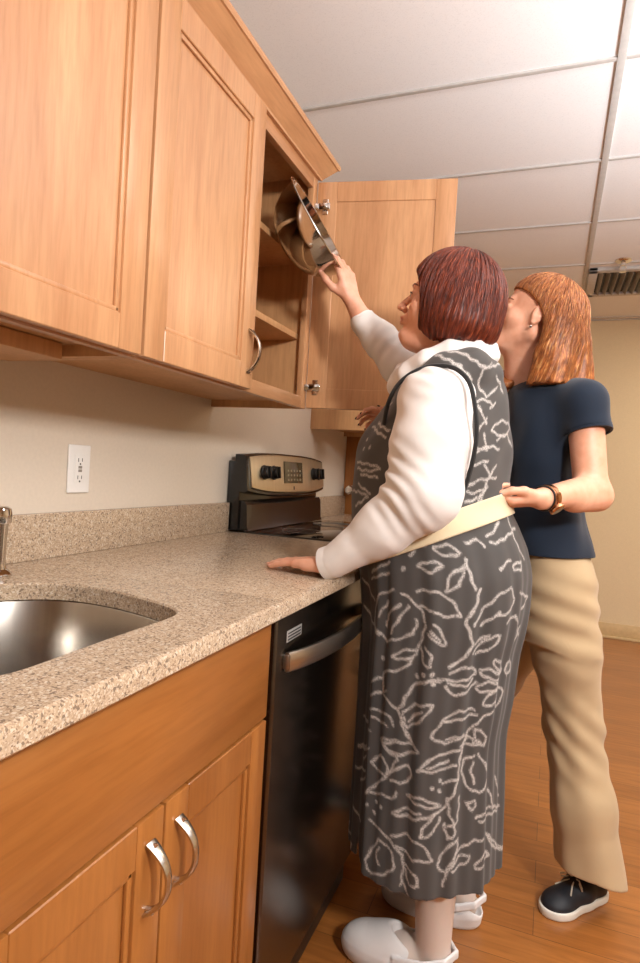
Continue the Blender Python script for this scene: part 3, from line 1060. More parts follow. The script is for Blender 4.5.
class Hand:
    """a hand built of round cones: palm, four fingers of unequal length, thumb at the side"""
    def __init__(s, wrist, d, n, side, curls, thumb, scale=1.0, spread=(.10, .02, -.05, -.13)):
        d = nrm(d); n = np.array(n, float); n = nrm(n - d * (n @ d))
        t = np.cross(d, n) * side
        s.w = np.array(wrist, float); s.d, s.n, s.t = d, n, t
        s.sc = scale
        s.curls = curls; s.thumb = thumb; s.spread = spread
        s.tips = []; s.nails = []

    def L(s, a, b, c): return s.w + s.sc * (s.d * a + s.t * b + s.n * c)

    def build(s, F):
        kk = [(.088, .029), (.092, .010), (.088, -.010), (.079, -.028)]
        for (a, b) in kk:
            F.cone(s.L(.004, b * .55, 0), s.L(a, b, 0), .0155 * s.sc, .0112 * s.sc, .008)
        F.cone(s.L(.012, -.018, -.006), s.L(.05, -.024, -.006), .014 * s.sc, .012 * s.sc, .008)
        F.cone(s.L(.012, .016, -.006), s.L(.05, .030, -.008), .015 * s.sc, .013 * s.sc, .008)
        lens = [(.042, .025, .021), (.046, .029, .022), (.042, .027, .021), (.033, .020, .019)]
        rad = [(.0098, .0085, .0078, .0066), (.010, .0088, .008, .0068), (.0094, .0083, .0076, .0064), (.0084, .0074, .0068, .0058)]
        for i in range(4):
            p = s.L(kk[i][0], kk[i][1], .001)
            dirn = rotm(s.n, 0) @ s.d
            dirn = nrm(s.d * math.cos(s.spread[i]) + s.t * math.sin(s.spread[i]))
            n = s.n
            axis = np.cross(dirn, n)
            cu = s.curls[i]
            pts = [p]
            for j in range(3):
                R_ = rotm(axis, -cu[j]); dirn = R_ @ dirn; n = R_ @ n
                p = p + dirn * lens[i][j] * s.sc
                pts.append(p)
            for j in range(3):
                F.cone(pts[j], pts[j + 1], rad[i][j] * s.sc, rad[i][j + 1] * s.sc, .0035)
            s.tips.append((pts[-1], dirn, n, rad[i][3] * s.sc))
        # thumb
        base, dirs = s.thumb
        p = s.L(.022, .022, -.008)
        tl = (.044, .034, .028); tr = (.0155, .0118, .0105, .0082)
        for j, dv in enumerate(dirs):
            dd = nrm(s.d * dv[0] + s.t * dv[1] + s.n * dv[2])
            q = p + dd * tl[j] * s.sc
            F.cone(p, q, tr[j] * s.sc, tr[j + 1] * s.sc, .006)
            p = q
        s.tips.append((p, dd, nrm(s.n * .6 + s.t * .6), tr[3] * s.sc))

    def make_nails(s, parent, mat, only=None):
        for i, (p, d, n, r) in enumerate(s.tips):
            if only is not None and i not in only: continue
            n = nrm(n - d * (n @ d))
            bm = bmesh.new()
            bmesh.ops.create_uvsphere(bm, u_segments=12, v_segments=8, radius=1, matrix=frame(p + n * r * .62 + d * r * .25, d * r * .85, np.cross(n, d) * r * .72, n * r * .42))
            obj('fingernail', bm, mat, parent)


def head_frame(heading, tilt, roll=0):
    """columns: forward, left, up.  heading = unit xy, tilt up"""
    f = nrm((heading[0], heading[1], 0)); l = np.cross((0, 0, 1), f); u = np.array((0, 0, 1.0))
    R_ = rotm(l, -tilt)
    f, u = R_ @ f, R_ @ u
    if roll:
        R_ = rotm(f, roll); l, u = R_ @ l, R_ @ u
    return np.stack([f, l, u], 1)


def build_head(F, c, R, sc=1.0, full=1.0):
    w = lambda p: np.array(c) + R @ (np.array(p) * sc)
    E = lambda p, r, k=.012, op='add', R2=None: F.ell(w(p), np.array(r) * sc, R if R2 is None else R @ R2, k, op)
    Cn = lambda a, b, r1, r2, k=.01, op='add': F.cone(w(a), w(b), r1 * sc, r2 * sc, k, op)
    E((-.014, 0, .035), (.098, .076, .087))
    E((.028, 0, -.030), (.060, .060 * full, .076), .02)
    for s in (-1, 1):
        Cn((-.012, s * .050, -.058), (.070, s * .014, -.092), .020 * full, .018, .015)
        Cn((-.006, s * .058, -.01), (-.008, s * .054, -.055), .018, .018, .015)
        E((.052, s * .038 * full, -.026), (.026, .024, .026), .015)
    Cn((.072, -.030, .022), (.072, .030, .022), .014, .014, .012)
    E((.080, 0, -.088), (.019, .022, .017), .012)
    E((.050, 0, -.105), (.03, .03, .014 * full), .02)
    # sockets
    for s in (-1, 1): E((.092, s * .031, .004), (.016, .018, .012), .008, 'sub')
    # nose
    Cn((.086, 0, .012), (.108, 0, -.018), .0070, .0085, .007)
    E((.110, 0, -.024), (.0105, .0095, .0085), .004)
    for s in (-1, 1):
        E((.100, s * .011, -.027), (.0095, .0065, .0070), .004)
        E((.106, s * .0062, -.0335), (.004, .0030, .0035), .001, 'sub')
    # mouth
    E((.083, 0, -.052), (.016, .028, .017), .010)
    E((.0965, 0, -.0495), (.0085, .021, .0050), .003)
    E((.0945, 0, -.0600), (.0085, .019, .0060), .003)
    Cn((.104, -.016, -.0550), (.104, .016, -.0550), .0016, .0016, .002, 'sub')
    # eyelids
    for s in (-1, 1):
        E((.0745, s * .0315, .0035), (.0135, .0145, .0125), .004)
        E((.0900, s * .0325, .0025), (.0095, .0105, .0042), .001, 'sub')
    # ears
    for s in (-1, 1):
        a = math.radians(-12)
        R2 = np.array([[math.cos(a), 0, math.sin(a)], [0, 1, 0], [-math.sin(a), 0, math.cos(a)]])
        E((-.012, s * .0775, -.004), (.0190, .0085, .0310), .004, 'add', R2)
        E((-.008, s * .0870, .002), (.0110, .0060, .0180), .003, 'sub', R2)
        E((-.004, s * .0785, -.031), (.0085, .006, .0085), .003)
    return w


def face_parts(parent, c, R, sc, iris_rgb, brow_rgb):
    w = lambda p: np.array(c) + R @ (np.array(p) * sc)
    m_eye = simple('eye_white', (226, 218, 210), 0.15, noise=0.02)
    m_iris = simple('iris_' + parent.name, iris_rgb, 0.1)
    m_brow = simple('brow_' + parent.name, brow_rgb, 0.7, noise=0.3, nscale=400)
    m_lash = simple('lash_' + parent.name, tuple(x * .5 for x in brow_rgb), 0.6)
    for s in (-1, 1):
        bm = bmesh.new()
        e = w((.0755, s * .0315, .003))
        bmesh.ops.create_uvsphere(bm, u_segments=20, v_segments=14, radius=.0121 * sc, matrix=Matrix.Translation(e))
        eye = obj('eye', bm, m_eye, parent)
        bm = bmesh.new()
        f = nrm(R @ np.array((1, .02 * s, .02)))
        lathe(bm, [(0, .0126 * sc), (.0030 * sc, .0125 * sc), (.0056 * sc, .0113 * sc), (.0058 * sc, .0105 * sc)], zto(e, f), 20)
        obj('iris', bm, m_iris, eye)
        bm = bmesh.new()
        tube(bm, [w((.0835, s * .0215, .0045)), w((.0880, s * .0270, .0080)), w((.0885, s * .0330, .0090)), w((.0850, s * .0400, .0070)), w((.0800, s * .0450, .0040))],
             [(.0008, .0008), (.0013, .0013), (.0014, .0014), (.0014, .0014), (.0008, .0008)], 8)
        obj('eyelash', bm, m_lash, parent)
        bm = bmesh.new()
        tube(bm, [w((.0870, s * .0140, .0230)), w((.0885, s * .0240, .0275)), w((.0830, s * .0360, .0290)), w((.0710, s * .0480, .0240))],
             [(.0024, .0020), (.0030, .0022), (.0026, .0020), (.0010, .0010)], 8)
        obj('eyebrow', bm, m_brow, parent)


def skin_mat(name, rgb, rgb2, lip):
    q = NT(name)
    n = q.noise(q.coord(), 28, 4, .6)
    base = q.ramp(n, [(.3, lin(rgb)), (.7, lin(rgb2))])
    m = q.mix(q.attr('lip').outputs['Fac'], base, lin(lip))
    m = q.mix(q.attr('hose').outputs['Fac'], m, lin((214, 196, 184)))
    q.l(m, q.b.inputs['Base Color'])
    q.b.inputs['Roughness'].default_value = .48
    q.b.inputs['Subsurface Weight'].default_value = .12
    q.b.inputs['Subsurface Radius'].default_value = (1, .35, .2)
    q.b.inputs['Subsurface Scale'].default_value = .006
    q.bump(q.noise(q.coord(), 500, 2), .05, .0005)
    return q.m


def hair_mat(name, dark, mid, light, k=26):
    q = NT(name)
    u = q.attr('hair_u'); v = q.attr('hair_v')
    cb = q.n('ShaderNodeCombineXYZ')
    q.l(u.outputs['Fac'], cb.inputs[0]); q.l(v.outputs['Fac'], cb.inputs[1])
    mp = q.n('ShaderNodeMapping'); mp.inputs['Scale'].default_value = (k, 3, 1)
    q.l(cb.outputs[0], mp.inputs[0])
    n = q.noise(mp.outputs[0], 1.0, 5, .62, .3)
    mp2 = q.n('ShaderNodeMapping'); mp2.inputs['Scale'].default_value = (k * .25, 4.5, 1)
    q.l(cb.outputs[0], mp2.inputs[0])
    n2 = q.noise(mp2.outputs[0], 1.0, 2)
    c1 = q.ramp(n, [(.32, lin(dark)), (.52, lin(mid)), (.72, lin(light))])
    c2 = q.ramp(n2, [(.3, (.55, .50, .50)), (.7, (1.2, 1.12, 1.05))])
    q.l(q.mix(1.0, c1, c2, 'MULTIPLY'), q.b.inputs['Base Color'])
    q.b.inputs['Roughness'].default_value = .42
    q.b.inputs['Specular IOR Level'].default_value = .35
    q.bump(n, .55, .0022)
    return q.m


def fabric(name, rgb, rough=.85, var=.05, wscale=900, bump=.1, sheen=.2):
    q = NT(name)
    n = q.noise(q.coord(), wscale, 2)
    n2 = q.noise(q.coord(), 9, 3)
    c = lin(rgb)
    a = q.ramp(n2, [(.3, tuple(x * (1 - var) for x in c[:3])), (.7, tuple(min(1, x * (1 + var)) for x in c[:3]))])
    q.l(a, q.b.inputs['Base Color'])
    q.b.inputs['Roughness'].default_value = rough
    q.b.inputs['Sheen Weight'].default_value = sheen
    q.b.inputs['Specular IOR Level'].default_value = .25
    q.bump(n, bump, .0005)
    return q.m


def lipattr(v, c, R, sc):
    q = (v - np.array(c)) @ R / sc
    d = ((q[:, 1]) / .024) ** 2 + ((q[:, 2] + .055) / .0105) ** 2
    return np.clip(1.6 * (1 - d), 0, 1) * (q[:, 0] > .080)


def strands(parent, hair, c, R, sc, mat, n, lens, seed, ctr=(-.025, 0, .01), zmin=-.1, rad=.0013, tmax=2.5):
    """fine locks laid over the hair surface from the crown down, ends of uneven length"""
    from mathutils.bvhtree import BVHTree
    me = hair.data
    off = root_loc(hair)
    bvh = BVHTree.FromPolygons([v.co + off for v in me.vertices], [p.vertices[:] for p in me.polygons])
    rs = np.random.RandomState(seed)
    o = np.array(c) + R @ (np.array(ctr) * sc)
    V, Fc, U, W = [], [], [], []
    for i in range(n):
        th = rs.uniform(-math.pi, math.pi)
        t0 = rs.uniform(.12, .9); t1_ = rs.uniform(lens[0], lens[1])
        wob, ph = rs.uniform(-.07, .07), rs.uniform(0, 6)
        pts = []; last = None
        for k in range(26):
            t = t0 + (tmax - t0) * k / 25
            a = th + wob * math.sin(t * 3 + ph)
            d = R @ np.array((math.sin(t) * math.cos(a), math.sin(t) * math.sin(a), math.cos(t)))
            hit = bvh.ray_cast(Vector(o), Vector(d))
            if hit[0] is None: break
            # outermost surface along the ray
            p = np.array(hit[0]) + d * (.0006 + .0008 * rs.rand())
            q = R.T @ (p - np.array(c)) / sc
            if q[2] < zmin - rs.uniform(0, .012): break
            if last is not None and np.linalg.norm(p - last) > .03 * sc: break
            if t > t1_: break
            pts.append(p); last = p
        if len(pts) < 5: continue
        b0 = len(V)
        u = rs.uniform(-3, 3)
        m = len(pts)
        for k, p in enumerate(pts):
            tg = nrm(pts[min(k + 1, m - 1)] - pts[max(k - 1, 0)])
            nn = nrm(p - o); nn = nrm(nn - tg * (nn @ tg)); sd = np.cross(tg, nn)
            s_ = k / (m - 1)
            r = rad * sc * (.35 + .65 * math.sin(math.pi * min(1, s_ * 1.2 + .12)) ) * (1.0 if s_ < .9 else .5)
            for j in range(4):
                a = j * math.pi / 2
                V.append(p + sd * math.cos(a) * r * 1.5 + nn * math.sin(a) * r * .7)
                U.append(u + th * .3); W.append((R.T @ (p - np.array(c)))[2] / sc * 10)
        for k in range(m - 1):
            for j in range(4):
                j2 = (j + 1) % 4
                Fc.append((b0 + k * 4 + j, b0 + k * 4 + j2, b0 + (k + 1) * 4 + j2, b0 + (k + 1) * 4 + j))
    return mesh_obj('hair_locks', np.array(V), np.array(Fc), mat, parent, {'hair_u': np.array(U), 'hair_v': np.array(W)})

# ------------------------------------------------------------------ the woman in the patterned dress
YC = 1.50
SS = YC / 1.54
SX = lambda x: CAM[0] - (CAM[0] - x) * SS
SZ = lambda z: CAM[2] - (CAM[2] - z) * SS
DR = [(1.425, .800, .925, .085), (1.40, .755, .945, .150), (1.351, .690, .962, .178), (1.285, .645, .972, .188), (1.218, .606, .978, .190), (1.152, .594, .979, .188),
      (1.10, .592, .981, .186), (1.036, .596, 1.008, .192), (.98, .608, 1.03, .198), (.918, .624, 1.04, .204), (.85, .636, 1.037, .204),
      (.797, .642, 1.03, .202), (.737, .644, 1.019, .200), (.624, .645, 1.010, .196), (.524, .646, 1.0, .192), (.374, .646, 1.005, .192), (.237, .646, 1.009, .194), (.15, .648, 1.012, .196)]
DRK = [(SZ(z), SX(a), SX(b), YC, c) for z, a, b, c in DR]


def off_keys(keys, o): return [(z, a - o, b + o, y, c + o) for z, a, b, y, c in keys]


HEM = .240
t1 = thing('person', (.84, YC, 0), 'older woman with dark red bob and grey leaf-print dress, holding up the steel bowl', 'person')

h1c = P(447, 306, 1.50); h1R = head_frame((-1, -.04), math.radians(12))
H = .0030
F = Field((.36, 1.12, 0.0), (1.10, 1.80, 1.79), H)
build_head(F, h1c, h1R, 1.0, 1.12)
w1 = lambda p: np.array(h1c) + h1R @ np.array(p)
F.cone(w1((-.020, 0, -.05)), P(462, 378, 1.50), .056, .066, .02)
F.ell(w1((.030, 0, -.100)), (.040, .042, .022), h1R, .02)
F.loft(off_keys([k for k in DRK if k[0] > .80], -.022), .02)
LSH, LEL, LWR = P(436, 404, 1.31), P(422, 496, 1.27), np.array((.628, 1.262, .947))
RSH, REL, RWR = np.array((.845, 1.665, 1.335)), P(397, 361, 1.68), P(352, 300, 1.63)
F.chain([P(455, 375, 1.42), LSH, LEL, LWR], [.05, .055, .045, .026], .02)
F.chain([P(455, 375, 1.58), RSH, REL, P(364, 323, 1.645), RWR], [.05, .052, .042, .029, .023], .02)
A1 = np.array((.885, 1.405, .085)); A2 = np.array((.915, 1.625, .085))
for A in (A1, A2):
    yy = A[1]
    F.chain([(.85, 1.50 + (yy - 1.5) * .8, .86), (.85, yy, .46), (.882, yy, .30), A], [.085, .055, .052, .040], .02)
    F.chain([(A[0] + .012, yy, .045), (A[0] - .06, yy, .045), (A[0] - .17, yy, .030)], [.034, .036, .024], .02)
hl = Hand(LWR, (-.94, .28, -.11), (-.1, 0, 1), 1, [(.02, .10, .08), (.0, .10, .08), (.0, .12, .08), (.02, .12, .10)], (0, [(.75, .62, -.12), (.92, .35, -.10), (.97, .2, .0)]), .93, (.16, .05, -.04, -.14))
hl.build(F)
hr = Hand(RWR, P(343, 262, 1.61) - RWR, (.85, -.42, .2), -1, [(.15, .55, .5), (.25, .6, .5), (.35, .7, .5), (.45, .8, .6)], (0, [(.70, .55, -.5), (.92, .30, -.35), (.92, .1, -.35)]), .86)
hr.build(F)
v, f = F.mesh(1)
lip = lipattr(v, h1c, h1R, 1)
hose = np.clip((.8 - v[:, 2]) * 20, 0, 1)
m_skin1 = skin_mat('skin', (214, 152, 122), (228, 172, 144), (178, 88, 80))
body1 = mesh_obj('body', v, f, m_skin1, t1, {'lip': lip, 'hose': hose})
face_parts(t1, h1c, h1R, 1.0, (70, 50, 36), (92, 50, 36))
hl.make_nails(t1, simple('nail', (222, 160, 140), .3)); hr.make_nails(t1, bpy.data.materials['nail'])


# hair
def build_hair(name, parent, c, R, sc, parts, mat, lo, hi, amp=.0016, nf=34, cuts=(), h=.0028, seed=3, drape=None):
    F = Field(lo, hi, h)
    w = lambda p: np.array(c) + R @ (np.array(p) * sc)
    for p, r, k in parts:
        F.ell(w(p), np.array(r) * sc, R, k)
    if drape: drape(F, w)
    sl, X, Y, Z = F.grid()
    q = [((X - c[0]) * R[0, i] + (Y - c[1]) * R[1, i] + (Z - c[2]) * R[2, i]) / sc for i in range(3)]
    th = np.arctan2(q[1], q[0] + .02)
    rs = np.random.RandomState(seed)
    D = 0
    for i in range(7):
        D = D + np.sin(th * (nf * rs.uniform(.35, 1.5)) + q[2] * rs.uniform(-14, 14) + rs.uniform(0, 6.28))
    F.F += (amp * D / 2.6).astype(np.float32) * np.clip(1.3 - np.maximum(q[2] - .02, 0) * 9, .15, 1)
    for kind, p, r, k in cuts:
        if kind == 'ell': F.ell(w(p), np.array(r) * sc, R, k, 'sub')
        else:
            nv = nrm(p)
            d = nv[0] * q[0] + nv[1] * q[1] + nv[2] * q[2] - r + .0025 * np.sin(th * 31 + 1) + .002 * np.sin(th * 57)
            F.F = np.maximum(F.F, d * sc).astype(np.float32)
    v, f = F.mesh(1)
    qq = (v - np.array(c)) @ R / sc
    u = np.arctan2(qq[:, 1], qq[:, 0] + .02)
    return mesh_obj(name, v, f, mat, parent, {'hair_u': u, 'hair_v': qq[:, 2] * 10})


M_HAIR1 = hair_mat('dark_red_hair', (50, 20, 13), (106, 44, 27), (172, 86, 50), 30)
hr1 = build_hair('hair', t1, h1c, h1R, 1.0,
           [((-.014, 0, .040), (.113, .092, .100), .01), ((-.030, 0, -.010), (.108, .108, .110), .03), ((-.040, 0, -.050), (.090, .104, .065), .03)], M_HAIR1,
           h1c - .17, h1c + .17, .0010, 46,
           [('ell', (.125, 0, -.045), (.090, .13, .118), .006), ('ell', (.15, 0, .02), (.072, .075, .062), .012), ('plane', (-.16, 0, -1), .098, 0), ('ell', (.02, 0, -.12), (.07, .062, .08), .01)])

strands(t1, hr1, h1c, h1R, 1.0, M_HAIR1, 520, (1.5, 2.6), 4, zmin=-.100, tmax=2.4)

# blouse: torso, long sleeves and soft standing collar
F = Field((.44, 1.12, .90), (1.10, 1.80, 1.68), .0032)
F.loft(off_keys([k for k in DRK if k[0] > .92], -.010), .02)
F.chain([P(452, 386, 1.40), P(435, 403, 1.315), P(431, 445, 1.285), P(423, 494, 1.265), P(383, 528, 1.262), np.array((.640, 1.262, .952))], [.045, .074, .080, .075, .054, .037], .03)
F.chain([P(455, 378, 1.62), RSH, P(400, 364, 1.68), P(381, 340, 1.66), P(364, 323, 1.645)], [.06, .066, .056, .047, .038], .02)
ring = [P(492, 347, 1.52), P(477, 346, 1.45), P(450, 347, 1.42), P(426, 357, 1.41), P(408, 369, 1.43), P(397, 379, 1.50), P(402, 370, 1.57), P(430, 354, 1.59), P(468, 348, 1.57), P(492, 347, 1.52)]
F.chain(ring, [.013, .015, .017, .018, .018, .018, .018, .017, .015, .013], .008)
ring2 = [p * .0 + p + np.array((0.002, -.004, -.022)) for p in ring]
F.chain(ring2, [.017, .018, .019, .021, .023, .023, .022, .020, .018, .017], .012)
sl, X, Y, Z = F.grid()
wr = waves(5, 9, 30, 85)
wr2 = waves(9, 6, 70, 150, (-.5, .2, -.6))
F.F += (.0030 * wr(X, Y, Z) + .0016 * wr2(X, Y, Z)).astype(np.float32)
# sleeve folds at the inner elbow
for (ex_, ey_, ed_, k_, rad_, am_) in ((396, 478, 1.24, (.55, .1, .83), .055, .0050), (404, 508, 1.22, (.8, .1, .6), .05, .0030), (384, 345, 1.64, (-.8, .1, .6), .05, .0030), (431, 380, 1.27, (.3, 0, 1), .04, .002)):
    e_ = P(ex_, ey_, ed_); k_ = nrm(k_)
    dd = np.sqrt((X - e_[0]) ** 2 + (Y - e_[1]) ** 2 + (Z - e_[2]) ** 2)
    ph = ((X - e_[0]) * k_[0] + (Y - e_[1]) * k_[1] + (Z - e_[2]) * k_[2]) * 210 + 9 * (X - e_[0])
    F.F += (am_ * np.sin(ph) * np.exp(-(dd / rad_) ** 2)).astype(np.float32)
v, f = F.mesh(1)
M_BLOUSE = fabric('white_knit', (226, 220, 215), .85, .02, 700, .15)
mesh_obj('blouse', v, f, M_BLOUSE, t1)
for (p, q_, r) in ((np.array((.646, 1.262, .955)), np.array((.618, 1.266, .944)), .0375), (P(365, 323.5, 1.6455), P(361.5, 317.5, 1.6425), .0358)):
    bm = bmesh.new()
    d = (Vector(q_) - Vector(p)); L_ = d.length
    lathe(bm, [(r - .007, 0), (r - .001, 0), (r, L_ * .5), (r - .001, L_), (r - .004, L_ + .001), (r - .008, L_ - .004), (r - .009, L_ * .3)], zto(p, d), 36)
    obj('cuff', bm, M_BLOUSE, t1, angle=60)

# dress
def folds(th, Z, X, Y):
    low = np.clip((1.08 - Z) / .3, 0, 1)
    up_ = np.clip((Z - 1.10) / .1, 0, 1)
    o = low * (.0045 * np.sin(9 * th + .8 + .7 * np.sin(3 * Z)) + .0035 * np.sin(17 * th + 2 * Z) + .0025 * np.sin(29 * th + 1.3))
    return (o + up_ * (.003 * np.sin(7 * th + 22 * Z) + .002 * np.sin(11 * th - 30 * Z))).astype(np.float32)


F = Field((.56, 1.24, HEM - .03), (1.12, 1.76, 1.50), .0032)
F.loft(DRK, .01, disp=folds)
F.chain([P(486, 375, 1.44), P(470, 369, 1.39), P(446, 374, 1.37), P(424, 385, 1.36)], [.038, .043, .045, .036], .02)
F.chain([P(486, 375, 1.56), P(470, 369, 1.61), P(446, 374, 1.63), P(424, 385, 1.64)], [.038, .043, .045, .036], .02)
sl, X, Y, Z = F.grid()
F.F = np.maximum(F.F, -(F.F + .009))
F.F = np.maximum(F.F, HEM + .004 * np.sin(X * 22) - Z).astype(np.float32)
# neckline and armholes
F.ell(P(446, 346, 1.50), (.094, .074, .026), None, .006, 'sub')
F.ell(P(412, 372, 1.50), (.045, .062, .040), None, .010, 'sub')
F.cone(P(366, 795, 1.40), P(358, 900, 1.38), .003, .022, .003, 'sub')
v, f = F.mesh(1)

